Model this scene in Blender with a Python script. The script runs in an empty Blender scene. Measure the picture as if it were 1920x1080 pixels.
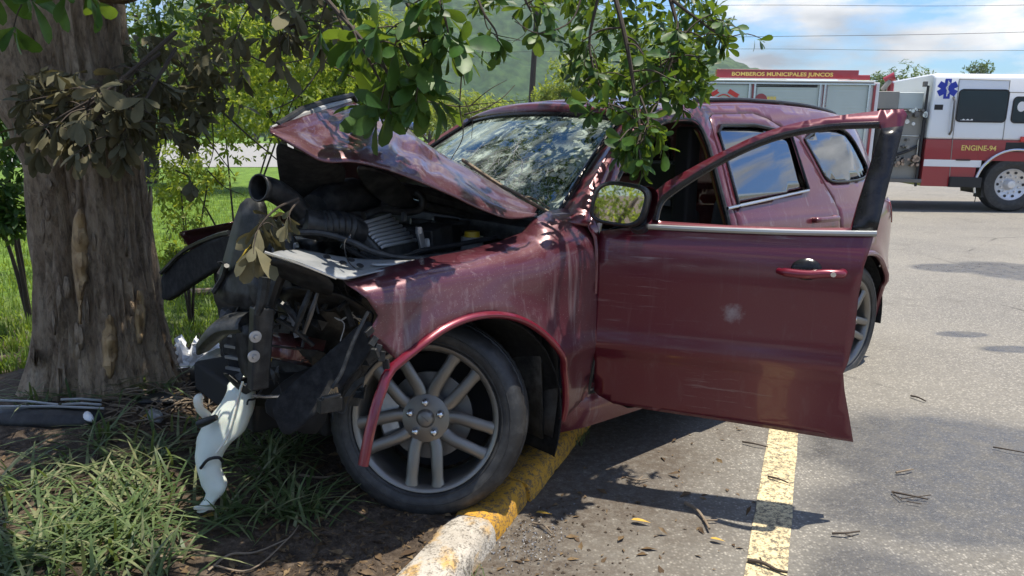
import bpy, bmesh, math, random
import numpy as np
from mathutils import Vector, Matrix, noise
from mathutils.geometry import delaunay_2d_cdt

random.seed(7)
rng = np.random.default_rng(11)
SC = bpy.context.scene
COL = SC.collection
R_ = math.radians

# ------------------------------------------------------------------ camera, sky, sun, exposure
F, PITCH, HC = 1390.0, 0.2045, 1.49            # focal length in photo pixels, downward pitch, eye height
cam_d = bpy.data.cameras.new('camera')
cam_d.sensor_width = 36.0
cam_d.lens = 36.0 * F / 1920.0
cam_d.clip_start = 0.05
cam_d.clip_end = 6000
cam = bpy.data.objects.new('camera', cam_d)
cam.location = (0, 0, HC)
cam.rotation_euler = (math.pi / 2 - PITCH, 0, 0)
COL.objects.link(cam)
SC.camera = cam

SUN_TO = Vector((0.21, 0.05, 1.0)).normalized()
sun_d = bpy.data.lights.new('sun', 'SUN')
sun_d.energy = 4.8
sun_d.angle = R_(0.55)
sun_d.color = (1.0, 0.93, 0.80)
sun = bpy.data.objects.new('sun', sun_d)
sun.rotation_euler = (-SUN_TO).to_track_quat('-Z', 'Y').to_euler()
COL.objects.link(sun)

world = bpy.data.worlds.new('World')
SC.world = world
world.use_nodes = True
wn, wl = world.node_tree.nodes, world.node_tree.links
wn.clear()
w_out = wn.new('ShaderNodeOutputWorld')
w_bg = wn.new('ShaderNodeBackground')
w_bg.inputs['Strength'].default_value = 0.115
w_sky = wn.new('ShaderNodeTexSky')
w_sky.sky_type = 'NISHITA'
w_sky.sun_disc = False
w_sky.sun_elevation = math.asin(SUN_TO.z)
w_sky.sun_rotation = math.atan2(SUN_TO.x, SUN_TO.y)
w_sky.air_density = 1.6
w_sky.dust_density = 0.25
w_sky.ozone_density = 3.0
w_tc = wn.new('ShaderNodeTexCoord')
w_map = wn.new('ShaderNodeMapping'); w_map.inputs['Scale'].default_value = (1.0, 1.0, 3.2)
w_map.inputs['Location'].default_value = (0.35, 0.1, 0.0)
w_n = wn.new('ShaderNodeTexNoise'); w_n.inputs['Scale'].default_value = 4.6; w_n.inputs['Detail'].default_value = 9; w_n.inputs['Roughness'].default_value = 0.56
w_r = wn.new('ShaderNodeValToRGB'); w_r.color_ramp.elements[0].position = 0.455; w_r.color_ramp.elements[1].position = 0.58
w_n2 = wn.new('ShaderNodeTexNoise'); w_n2.inputs['Scale'].default_value = 5.0; w_n2.inputs['Detail'].default_value = 6
w_cc = wn.new('ShaderNodeValToRGB')
w_cc.color_ramp.elements[0].position = 0.35; w_cc.color_ramp.elements[0].color = (2.1, 2.3, 2.6, 1)
w_cc.color_ramp.elements[1].position = 0.68; w_cc.color_ramp.elements[1].color = (7.4, 7.3, 7.1, 1)
w_mix = wn.new('ShaderNodeMixRGB')
wl.new(w_tc.outputs['Generated'], w_map.inputs['Vector'])
wl.new(w_map.outputs['Vector'], w_n.inputs['Vector'])
wl.new(w_map.outputs['Vector'], w_n2.inputs['Vector'])
wl.new(w_n.outputs['Fac'], w_r.inputs['Fac'])
wl.new(w_n2.outputs['Fac'], w_cc.inputs['Fac'])
wl.new(w_r.outputs['Color'], w_mix.inputs['Fac'])
w_tint = wn.new('ShaderNodeMixRGB'); w_tint.blend_type = 'MULTIPLY'; w_tint.inputs['Fac'].default_value = 1; w_tint.inputs['Color2'].default_value = (.34, .60, 1.0, 1)
wl.new(w_sky.outputs['Color'], w_tint.inputs['Color1']); wl.new(w_tint.outputs[0], w_mix.inputs['Color1'])
wl.new(w_cc.outputs['Color'], w_mix.inputs['Color2'])
wl.new(w_mix.outputs['Color'], w_bg.inputs['Color'])
wl.new(w_bg.outputs['Background'], w_out.inputs['Surface'])

SC.view_settings.view_transform = 'Standard'
SC.view_settings.look = 'None'
SC.view_settings.gamma = 1.0
SC.view_settings.use_curve_mapping = False
SC.view_settings.exposure = 0.70
SC.cycles.max_bounces = 8
SC.cycles.transparent_max_bounces = 10
SC.cycles.caustics_reflective = False
SC.cycles.caustics_refractive = False
SC.cycles.sample_clamp_indirect = 6.0
SC.cycles.use_denoising = True

# ------------------------------------------------------------------ geometry of the view (photo pixel -> point in the place)
_c, _s = math.cos(PITCH), math.sin(PITCH)
def ray(u, v):
    a, b = (u - 960) / F, (v - 540) / F
    return np.array([a, _c - b * _s, -_s - b * _c])
EYE = np.array([0, 0, HC])
def at(u, v, y):                               # the point at depth y (metres in front of the eye, level)
    d = ray(u, v); return EYE + d * (y / d[1])
def gnd(u, v, z=0.0):
    d = ray(u, v); return EYE + d * ((z - HC) / d[2])
def pj(P):
    x, y, z = P[0], P[1], P[2] - HC
    zc = y * _c - z * _s; yc = -(y * _s + z * _c)
    return np.array([960 + F * x / zc, 540 + F * yc / zc])
# the car's own frame: x forward from the front axle, y to its left, z up
CX, CY, CYAW, CPI, CZ = -0.765, 3.27, R_(220.5), 0.025, -0.03
_hx, _hy = math.cos(CYAW), math.sin(CYAW)
CR = np.array([[_hx, -_hy, 0], [_hy, _hx, 0], [0, 0, 1]]) @ np.array([[math.cos(CPI), 0, -math.sin(CPI)], [0, 1, 0], [math.sin(CPI), 0, math.cos(CPI)]])
CT = np.array([CX, CY, CZ])
def toW(l): return CR @ np.asarray(l, float) + CT
def toL(p): return CR.T @ (np.asarray(p, float) - CT)
_eyeL = CR.T @ (EYE - CT)
def LY(u, v, y):                               # pixel -> car frame point on the plane y
    d = CR.T @ ray(u, v); t = (y - _eyeL[1]) / d[1]; return _eyeL + d * t
def fit(surf, u, v, g):                        # pixel -> parameters of a surface given in the car frame
    p = np.array(g, float)
    for _ in range(25):
        r = pj(toW(surf(*p))) - (u, v)
        J = np.stack([(pj(toW(surf(p[0] + 1e-4, p[1]))) - (u, v) - r) / 1e-4, (pj(toW(surf(p[0], p[1] + 1e-4))) - (u, v) - r) / 1e-4], 1)
        try: st = np.linalg.solve(J, -r)
        except Exception: break
        p = p + np.clip(st, -.15, .15)
        if abs(st).max() < 1e-5: break
    return p

# ------------------------------------------------------------------ mesh helpers
def link(name, me, mat, parent=None, loc=None, rot=None):
    o = bpy.data.objects.new(name, me); COL.objects.link(o)
    if mat is not None:
        if isinstance(mat, (list, tuple)):
            for m in mat: me.materials.append(m)
        elif not me.materials: me.materials.append(mat)
    if parent is not None: o.parent = parent
    if loc is not None: o.location = loc
    if rot is not None: o.rotation_euler = rot
    return o
def tag(o, label, cat, group=None, kind=None):
    if label: o['label'] = label
    if cat: o['category'] = cat
    if group: o['group'] = group
    if kind: o['kind'] = kind
    return o
def empty(name, loc, rot=(0, 0, 0)):
    o = bpy.data.objects.new(name, None); o.location = loc; o.rotation_euler = rot; o.empty_display_size = .1
    COL.objects.link(o); return o
def np_mesh(name, V, Fc, smooth=True):
    V = np.ascontiguousarray(V, np.float32); Fc = np.ascontiguousarray(Fc, np.int32)
    me = bpy.data.meshes.new(name); k = Fc.shape[1]
    me.vertices.add(len(V)); me.vertices.foreach_set('co', V.ravel())
    me.loops.add(Fc.size); me.loops.foreach_set('vertex_index', Fc.ravel())
    me.polygons.add(len(Fc)); me.polygons.foreach_set('loop_start', np.arange(0, Fc.size, k, dtype=np.int32))
    me.polygons.foreach_set('use_smooth', np.full(len(Fc), smooth))
    me.update(calc_edges=True); me.validate(); return me

def cat_interp(pts, n):                        # Catmull-Rom through points
    P = [np.asarray(p, float) for p in pts]
    if len(P) == 2: return [P[0] + (P[1] - P[0]) * i / n for i in range(n + 1)]
    P = [2 * P[0] - P[1]] + P + [2 * P[-1] - P[-2]]
    out = []
    for i in range(1, len(P) - 2):
        for k in range(n):
            t = k / n; a, b, c, d = P[i - 1:i + 3]
            out.append(.5 * (2 * b + (c - a) * t + (2 * a - 5 * b + 4 * c - d) * t * t + (3 * b - a - 3 * c + d) * t ** 3))
    out.append(P[-2]); return out

class MB:
    def __init__(s): s.v, s.f, s.m = [], [], []
    def add(s, vs, fs, m=0):
        b = len(s.v); s.v += [tuple(float(q) for q in p) for p in vs]; s.f += [tuple(b + i for i in f) for f in fs]; s.m += [m] * len(fs); return s
    def box(s, c, size, rot=None, m=0, taper=1.0):
        hx, hy, hz = [q / 2 for q in size]
        vs = [np.array((x * (taper if z > 0 else 1), y * (taper if z > 0 else 1), z)) for z in (-hz, hz) for x, y in ((-hx, -hy), (hx, -hy), (hx, hy), (-hx, hy))]
        if rot is not None:
            M = np.array(rot) if not isinstance(rot, (tuple, list)) else np.array(Matrix.Rotation(rot[2], 3, 'Z') @ Matrix.Rotation(rot[1], 3, 'Y') @ Matrix.Rotation(rot[0], 3, 'X'))
            vs = [M @ p for p in vs]
        return s.add([p + np.asarray(c, float) for p in vs], [(3, 2, 1, 0), (4, 5, 6, 7), (0, 1, 5, 4), (1, 2, 6, 5), (2, 3, 7, 6), (3, 0, 4, 7)], m)
    def tube(s, path, r, n=10, m=0, cap=True, flat=1.0, up=None):
        P = [np.asarray(p, float) for p in path]; k = len(P)
        rr = r if hasattr(r, '__len__') else [r] * k
        vs, fs = [], []; u = None
        for i, p in enumerate(P):
            t = P[min(i + 1, k - 1)] - P[max(i - 1, 0)]; t = t / (np.linalg.norm(t) + 1e-9)
            if u is None:
                a = np.asarray(up, float) if up is not None else (np.array((0, 0, 1.)) if abs(t[2]) < .9 else np.array((1., 0, 0)))
                u = a - t * (a @ t)
            else: u = u - t * (u @ t)
            u = u / (np.linalg.norm(u) + 1e-9); w = np.cross(t, u)
            for j in range(n):
                a = 2 * math.pi * j / n; vs.append(p + (u * math.cos(a) * flat + w * math.sin(a)) * rr[i])
        for i in range(k - 1):
            for j in range(n): fs.append((i * n + j, i * n + (j + 1) % n, (i + 1) * n + (j + 1) % n, (i + 1) * n + j))
        if cap: fs += [tuple(reversed(range(n))), tuple((k - 1) * n + j for j in range(n))]
        return s.add(vs, fs, m)
    def lathe(s, prof, n=32, m=0, M=None, closed=False):      # prof: (r, y) about the y axis
        vs, fs = [], []; k = len(prof)
        for r, y in prof:
            for j in range(n):
                a = 2 * math.pi * j / n; vs.append(np.array((r * math.cos(a), y, r * math.sin(a))))
        for i in range(k if closed else k - 1):
            i2 = (i + 1) % k
            for j in range(n): fs.append((i * n + j, i2 * n + j, i2 * n + (j + 1) % n, i * n + (j + 1) % n))
        if M is not None:
            M = np.array(M); vs = [M[:3, :3] @ p + M[:3, 3] for p in vs]
        return s.add(vs, fs, m)
    def grid(s, rows, m=0, closed_u=False):
        n = len(rows[0]); vs = [p for r in rows for p in r]; fs = []
        for i in range(len(rows) - 1):
            for j in range(n - (0 if closed_u else 1)):
                fs.append((i * n + j, i * n + (j + 1) % n, (i + 1) * n + (j + 1) % n, (i + 1) * n + j))
        return s.add(vs, fs, m)
    def prism(s, poly, d, m=0):                # closed polygon of 3D points pushed along d
        n = len(poly); A = [np.asarray(p, float) for p in poly]; B = [p + np.asarray(d, float) for p in A]
        return s.add(A + B, [tuple(range(n)), tuple(reversed(range(n, 2 * n)))] + [(i, i + n, (i + 1) % n + n, (i + 1) % n) for i in range(n)], m)
    def build(s, name, mat, parent=None, smooth=True, bevel=0, solid=0, sub=0, angle=40, loc=None, rot=None, kind=None, offset=-1.0):
        me = bpy.data.meshes.new(name); me.from_pydata(s.v, [], s.f)
        if isinstance(mat, (list, tuple)): me.polygons.foreach_set('material_index', s.m)
        bm = bmesh.new(); bm.from_mesh(me); bmesh.ops.remove_doubles(bm, verts=bm.verts, dist=1e-5); bmesh.ops.recalc_face_normals(bm, faces=bm.faces)
        for f in bm.faces: f.smooth = smooth
        if smooth:
            for e in bm.edges:
                if len(e.link_faces) == 2 and e.calc_face_angle(0) > R_(angle): e.smooth = False
        bm.to_mesh(me); bm.free()
        o = link(name, me, mat, parent, loc, rot)
        if sub:
            q = o.modifiers.new('sub', 'SUBSURF'); q.levels = q.render_levels = sub
        if solid:
            q = o.modifiers.new('solid', 'SOLIDIFY'); q.thickness = solid; q.offset = offset
        if bevel:
            q = o.modifiers.new('bevel', 'BEVEL'); q.width = bevel; q.segments = 2; q.limit_method = 'ANGLE'; q.angle_limit = R_(35)
            q.harden_normals = smooth
        if kind: o['kind'] = kind
        return o

def in_poly(P, poly):                          # which of the points lie inside a polygon
    P = np.atleast_2d(np.asarray(P, float)); A = np.asarray(poly, float); B = np.roll(A, 1, 0); c = np.zeros(len(P), bool)
    for (xi, yi), (xj, yj) in zip(A, B):
        if yi == yj: continue
        c ^= ((yi > P[:, 1]) != (yj > P[:, 1])) & (P[:, 0] < (xj - xi) * (P[:, 1] - yi) / (yj - yi) + xi)
    return c
def densify(poly, h):
    out = []
    for i in range(len(poly)):
        a = np.array(poly[i], float); b = np.array(poly[(i + 1) % len(poly)], float)
        k = max(1, int(math.ceil(np.linalg.norm(b - a) / h)))
        out += [tuple(a + (b - a) * t / k) for t in range(k)]
    return out
def curve2(pts, n=5): return [tuple(p) for p in cat_interp(pts, n)]
def panel_mesh(name, outline, surf, holes=(), h=.03, nfun=None, zlines=()):
    """A sheet cut from a surface: outline and holes in the surface's two parameters."""
    loops = [densify(outline, h)] + [densify(q, h) for q in holes]
    vs, es = [], []
    for lp in loops:
        b = len(vs); n = len(lp); vs += [Vector(p) for p in lp]; es += [(b + i, b + (i + 1) % n) for i in range(n)]
    a = np.array(outline); lo, hi = a.min(0), a.max(0)
    nx = int((hi[0] - lo[0]) / h) + 1
    zs = list(np.arange(lo[1] + h / 2, hi[1], h)) + list(zlines)
    bpts = np.array([(p.x, p.y) for p in vs])
    gp_ = np.array([(lo[0] + (i + .5) * h, z) for i in range(nx) for z in zs])
    ok = in_poly(gp_, loops[0])
    for q in loops[1:]: ok &= ~in_poly(gp_, q)
    gp_ = gp_[ok]
    for p in gp_:
        if np.abs(bpts - p).sum(1).min() > h * .6: vs.append(Vector(p))
    r = delaunay_2d_cdt(vs, es, [], 0, 1e-6)
    V2 = [(p.x, p.y) for p in r[0]]; T0 = [tuple(f) for f in r[2]]
    ce = np.array([np.mean([V2[i] for i in f], 0) for f in T0]); ok = in_poly(ce, loops[0])
    for q in loops[1:]: ok &= ~in_poly(ce, q)
    T = [f for f, k in zip(T0, ok) if k]
    V3 = [tuple(surf(*p)) for p in V2]
    me = bpy.data.meshes.new(name); me.from_pydata(V3, [], T)
    e = 2e-3; N = []
    for p in V2:
        a = np.asarray(surf(p[0] + e, p[1])) - np.asarray(surf(p[0] - e, p[1])); b = np.asarray(surf(p[0], p[1] + e)) - np.asarray(surf(p[0], p[1] - e))
        q = np.cross(a, b); N.append(q / (np.linalg.norm(q) + 1e-12))
    if nfun is not None:                       # nfun: outward direction
        if np.mean([np.dot(q, nfun) for q in N]) < 0: N = [-q for q in N]
        me.update()
        if np.mean([np.dot(np.array(pl.normal), nfun) for pl in me.polygons]) < 0: me.flip_normals()
    me.polygons.foreach_set('use_smooth', [True] * len(me.polygons))
    me.normals_split_custom_set_from_vertices([tuple(q) for q in N])
    return me
def panel(name, outline, surf, mat, parent, holes=(), h=.03, nfun=(0, 1, 0), solid=.004, zlines=()):
    o = link(name, panel_mesh(name, outline, surf, holes, h, nfun, zlines), mat, parent)
    if solid:
        q = o.modifiers.new('solid', 'SOLIDIFY'); q.thickness = solid; q.offset = -1; q.use_even_offset = False
    return o
# ------------------------------------------------------------------ materials
class NT:
    def __init__(s, name):
        s.mat = bpy.data.materials.new(name); s.mat.use_nodes = True; s.n = s.mat.node_tree.nodes; s.l = s.mat.node_tree.links
        s.b = s.n['Principled BSDF']; s.out = s.n['Material Output']; s._tc = None
    def co(s, kind='Object'):
        if s._tc is None: s._tc = s.n.new('ShaderNodeTexCoord')
        return s._tc.outputs[kind]
    def mapv(s, scale=(1, 1, 1), kind='Object', rot=(0, 0, 0)):
        m = s.n.new('ShaderNodeMapping'); m.inputs['Scale'].default_value = scale; m.inputs['Rotation'].default_value = rot; s.l.new(s.co(kind), m.inputs['Vector']); return m.outputs[0]
    def noise(s, scale, detail=4, rough=.55, vec=None, dist=0):
        m = s.n.new('ShaderNodeTexNoise'); m.inputs['Scale'].default_value = scale; m.inputs['Detail'].default_value = detail; m.inputs['Roughness'].default_value = rough; m.inputs['Distortion'].default_value = dist
        s.l.new(vec if vec is not None else s.co(), m.inputs['Vector']); return m.outputs['Fac']
    def voro(s, scale, vec=None, feat='F1', out='Distance', rnd=1):
        m = s.n.new('ShaderNodeTexVoronoi'); m.inputs['Scale'].default_value = scale; m.feature = feat; m.inputs['Randomness'].default_value = rnd
        s.l.new(vec if vec is not None else s.co(), m.inputs['Vector']); return m.outputs[out]
    def ramp(s, fac, stops):
        m = s.n.new('ShaderNodeValToRGB'); e = m.color_ramp.elements
        while len(e) < len(stops): e.new(.5)
        for k, (p, c) in enumerate(stops):
            e[k].position = p; e[k].color = (c, c, c, 1) if not hasattr(c, '__len__') else (*c, 1)
        s.l.new(fac, m.inputs['Fac']); return m.outputs['Color']
    def mix(s, fac, a, b, kind='MIX'):
        m = s.n.new('ShaderNodeMixRGB'); m.blend_type = kind
        for k, q in (('Fac', fac), ('Color1', a), ('Color2', b)):
            if hasattr(q, 'node'): s.l.new(q, m.inputs[k])
            else: m.inputs[k].default_value = q if k == 'Fac' else (*q, 1)
        return m.outputs[0]
    def math(s, op, a, b=0.0, clamp=False):
        m = s.n.new('ShaderNodeMath'); m.operation = op; m.use_clamp = clamp
        for k, q in enumerate((a, b)):
            if hasattr(q, 'node'): s.l.new(q, m.inputs[k])
            else: m.inputs[k].default_value = q
        return m.outputs[0]
    def bump(s, h, strength=.3, dist=.01):
        m = s.n.new('ShaderNodeBump'); m.inputs['Strength'].default_value = strength; m.inputs['Distance'].default_value = dist
        s.l.new(h, m.inputs['Height']); s.l.new(m.outputs[0], s.b.inputs['Normal']); return m
    def set(s, **k):
        nm = dict(color='Base Color', rough='Roughness', metal='Metallic', spec='Specular IOR Level', coat='Coat Weight', coatr='Coat Roughness', trans='Transmission Weight', ior='IOR', sheen='Sheen Weight', alpha='Alpha', sub='Subsurface Weight')
        for a, q in k.items():
            i = s.b.inputs[nm[a]]
            if hasattr(q, 'node'): s.l.new(q, i)
            else: i.default_value = (*q, 1) if a == 'color' else q
        return s

DUST = (.40, .37, .37)
def paint(name, amount, scuff=0.0, base=(.100, .0016, .0140), marks=(), coat=.8):
    """Maroon metallic lacquer under a film of dust; marks = scuffed spots (x, y, z, radius) on the car."""
    t = NT(name)
    fine = t.noise(14, 9, .72); big = t.noise(1.7, 4, .5); vert = t.noise(9, 6, .65, t.mapv((2.4, 2.4, .22)), .4); hor = t.noise(5, 6, .7, t.mapv((.5, .5, 9)))
    film = t.math('MULTIPLY', t.ramp(big, [(.30, .35), (.70, 1)]), amount * .17)
    smear = t.math('MULTIPLY', t.ramp(vert, [(.57, 0), (.74, 1)]), amount * .70)
    grit = t.math('MULTIPLY', t.ramp(fine, [(.55, 0), (.80, 1)]), amount * .8)
    speck = t.math('MULTIPLY', t.ramp(t.noise(210, 2, .6), [(.63, 0), (.72, 1)]), min(1, amount * .8))
    dm = t.math('MAXIMUM', t.math('ADD', film, smear), t.math('MAXIMUM', grit, speck))
    if scuff:
        sc = t.math('MULTIPLY', t.ramp(hor, [(.57, 0), (.70, 1)]), t.ramp(t.noise(1.9, 3), [(.46, 0), (.62, 1)])); dm = t.math('MAXIMUM', dm, t.math('MULTIPLY', sc, scuff))
    for (x, y, z, r_) in marks:
        v = t.n.new('ShaderNodeVectorMath'); v.operation = 'DISTANCE'; t.l.new(t.co(), v.inputs[0]); v.inputs[1].default_value = (x, y, z)
        k = t.ramp(t.math('ADD', t.math('DIVIDE', v.outputs['Value'], r_), t.math('MULTIPLY', t.math('SUBTRACT', t.noise(38, 5, .7), .5), 1.5)), [(.10, .55), (.9, 0)]); dm = t.math('MAXIMUM', dm, k)
    dm = t.math('MINIMUM', dm, .92)
    t.set(color=t.mix(dm, base, DUST), rough=t.math('ADD', t.math('MULTIPLY', dm, .5), .30), metal=t.math('MULTIPLY', t.math('SUBTRACT', 1.0, dm, True), .28), coat=t.math('SUBTRACT', coat, dm, True), coatr=.07)
    t.bump(t.noise(3, 2), .03, .02); return t.mat
def plastic(name, col=(.011, .0115, .013), rough=.42, dust=.12, scale=22):
    t = NT(name); m = t.ramp(t.noise(scale, 6, .65), [(.42, 0), (.72, 1)]); m = t.math('MULTIPLY', m, dust)
    sp = t.math('MULTIPLY', t.ramp(t.noise(240, 2), [(.62, 0), (.7, 1)]), dust * .6)
    m = t.math('MAXIMUM', m, sp)
    t.set(color=t.mix(m, col, (.25, .25, .24)), rough=t.math('ADD', t.math('MULTIPLY', m, .35), rough), spec=.32); t.bump(t.noise(60, 5), .12, .004); return t.mat
def metal(name, col, rough=.35, metallic=1.0, dirt=.3, scale=12):
    t = NT(name); m = t.math('MULTIPLY', t.ramp(t.noise(scale, 6, .6), [(.42, 0), (.7, 1)]), dirt)
    t.set(color=t.mix(m, col, (.20, .17, .14)), rough=t.math('ADD', t.math('MULTIPLY', m, .5), rough), metal=t.math('MULTIPLY', t.math('SUBTRACT', 1.0, m, True), metallic)); return t.mat
def flat(name, col, rough=.6, var=.15, scale=9, **k):
    t = NT(name); m = t.noise(scale, 5)
    t.set(color=t.mix(m, tuple(q * (1 - var) for q in col), tuple(min(1, q * (1 + var)) for q in col)), rough=rough, **k); return t.mat
def window(name, tint, ior=1.5, dust=0.0, base=0.0, gloss=(.95, .97, 1)):
    """A pane: clear tinted passage plus mirror-like reflection."""
    t = NT(name); t.n.remove(t.b)
    tr = t.n.new('ShaderNodeBsdfTransparent'); tr.inputs[0].default_value = (*tint, 1)
    gl = t.n.new('ShaderNodeBsdfGlossy'); gl.inputs['Roughness'].default_value = .015; gl.inputs[0].default_value = (*gloss, 1)
    fr = t.n.new('ShaderNodeFresnel'); fr.inputs['IOR'].default_value = ior
    f = t.math('ADD', fr.outputs[0], base, True)
    mx = t.n.new('ShaderNodeMixShader'); t.l.new(f, mx.inputs[0]); t.l.new(tr.outputs[0], mx.inputs[1]); t.l.new(gl.outputs[0], mx.inputs[2])
    last = mx.outputs[0]
    if dust:
        df = t.n.new('ShaderNodeBsdfDiffuse'); df.inputs[0].default_value = (.36, .43, .39, 1)  # green-grey film: dust plus a painted haze of reflected trees
        m1 = t.ramp(t.noise(5, 7, .62), [(.45, .05), (.75, 1)]); m2 = t.ramp(t.noise(13, 6, .7, t.mapv((1, 1, 1), rot=(.3, .2, .9)), 1.2), [(.52, 0), (.62, 1)])
        m = t.math('MULTIPLY', t.math('ADD', m1, t.math('MULTIPLY', m2, .8)), dust, True)
        m3 = t.n.new('ShaderNodeMixShader'); t.l.new(m, m3.inputs[0]); t.l.new(last, m3.inputs[1]); t.l.new(df.outputs[0], m3.inputs[2]); last = m3.outputs[0]
    t.l.new(last, t.out.inputs['Surface']); return t.mat
def leafmat(name, cols, trans=.35, rough=.42, dust=0.0, island=True, tcol=None):
    t = NT(name); t.b.inputs['Roughness'].default_value = max(rough, .46); t.b.inputs['Specular IOR Level'].default_value = .32
    if island: g = t.n.new('ShaderNodeNewGeometry'); rnd = g.outputs['Random Per Island']
    else: g = t.n.new('ShaderNodeObjectInfo'); rnd = g.outputs['Random']
    k = len(cols); col = t.ramp(rnd, [(i / max(1, k - 1) * .96 + .02, c) for i, c in enumerate(cols)])
    col = t.mix(t.ramp(t.noise(30, 4), [(.35, 0), (.75, 1)]), col, tuple(q * .7 for q in cols[0]))
    if dust:
        m = t.math('MULTIPLY', t.ramp(t.noise(16, 5, .6), [(.3, .45), (.7, 1)]), dust); col = t.mix(m, col, (.20, .18, .11))
        t.b.inputs['Roughness'].default_value = min(.9, rough + .3)
    t.set(color=col)
    tl = t.n.new('ShaderNodeBsdfTranslucent'); t.l.new(t.mix(.6, col, tcol or (.30, .42, .03)), tl.inputs[0])
    mx = t.n.new('ShaderNodeMixShader'); mx.inputs[0].default_value = trans; t.l.new(t.b.outputs[0], mx.inputs[1]); t.l.new(tl.outputs[0], mx.inputs[2]); t.l.new(mx.outputs[0], t.out.inputs['Surface']); return t.mat

M = {}
M['paint'] = paint('maroon_paint_dusty', .40)
M['paint_fender'] = paint('maroon_paint_fender', .48, .4, (.080, .0016, .0135))
M['paint_hood'] = paint('maroon_paint_hood', .55, .4, (.062, .0014, .0095))
M['paint_rear'] = paint('maroon_paint_rear', .38)
M['paint_clean'] = paint('maroon_paint_clean', .10, .1, (.165, .0030, .019))
M['black'] = plastic('black_plastic')
M['black_dusty'] = plastic('black_plastic_dusty', (.011, .012, .013), .40, .22, 18)
M['black_clean'] = plastic('black_gloss_trim', (.008, .008, .010), .22, .04)
M['cloth_black'] = plastic('felt_liner', (.010, .010, .011), .92, .10, 30)
M['rubber'] = plastic('hose_rubber', (.012, .013, .015), .38, .18, 18)
M['dark'] = flat('interior_dark', (.007, .007, .008), .8)
M['seat'] = flat('seat_leather', (.02, .02, .022), .5, .3)
M['grey_sheet'] = metal('dusty_grey_sheet', (.36, .38, .40), .42, .55, .5, 8)
M['alu'] = metal('cast_alloy', (.45, .45, .46), .4, .9, .4)
M['chrome'] = metal('bright_trim', (.62, .63, .65), .22, 1, .1)
M['belt'] = metal('grey_belt_trim', (.30, .32, .33), .4, .8, .15)
M['rim'] = metal('grey_alloy_rim', (.215, .205, .19), .34, .8, .28, 14)
M['steel'] = metal('brake_steel', (.16, .155, .15), .45, .9, .35)
M['mirror'] = metal('mirror_glass', (.9, .92, .92), .02, 1, 0)
M['glass_dark'] = window('dark_tinted_window', (.02, .024, .03), 1.8, 0, .14)
M['windshield'] = window('windshield_glass', (.40, .52, .46), 1.70, .68, .04, (.78, .92, .84))  # green gloss tint puts the tone of reflected foliage into the pane
M['lamp_red'] = flat('tail_lamp_red', (.16, .012, .010), .15, .1, coat=1)
M['lamp_clear'] = plastic('broken_lamp_plastic', (.25, .25, .26), .25, .3)
M['yellow_cap'] = flat('yellow_cap', (.55, .36, .02), .45)
M['reservoir'] = flat('white_tank_plastic', (.68, .68, .60), .42, .1, 20, sub=.15)
M['cloth_white'] = flat('white_airbag_cloth', (.75, .76, .77), .9, .12, 30)
M['rail_red'] = paint('dull_red_frame_rail', .35, 0, (.085, .012, .012))
def tyre():
    t = NT('tyre_rubber'); m = t.math('MULTIPLY', t.ramp(t.noise(16, 8, .72), [(.46, 0), (.78, 1)]), .36)
    t.set(color=t.mix(m, (.020, .0205, .022), (.17, .168, .165)), rough=t.math('ADD', t.math('MULTIPLY', m, .25), .52)); t.bump(t.noise(90, 4), .15, .003); return t.mat
M['tyre'] = tyre()

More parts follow.
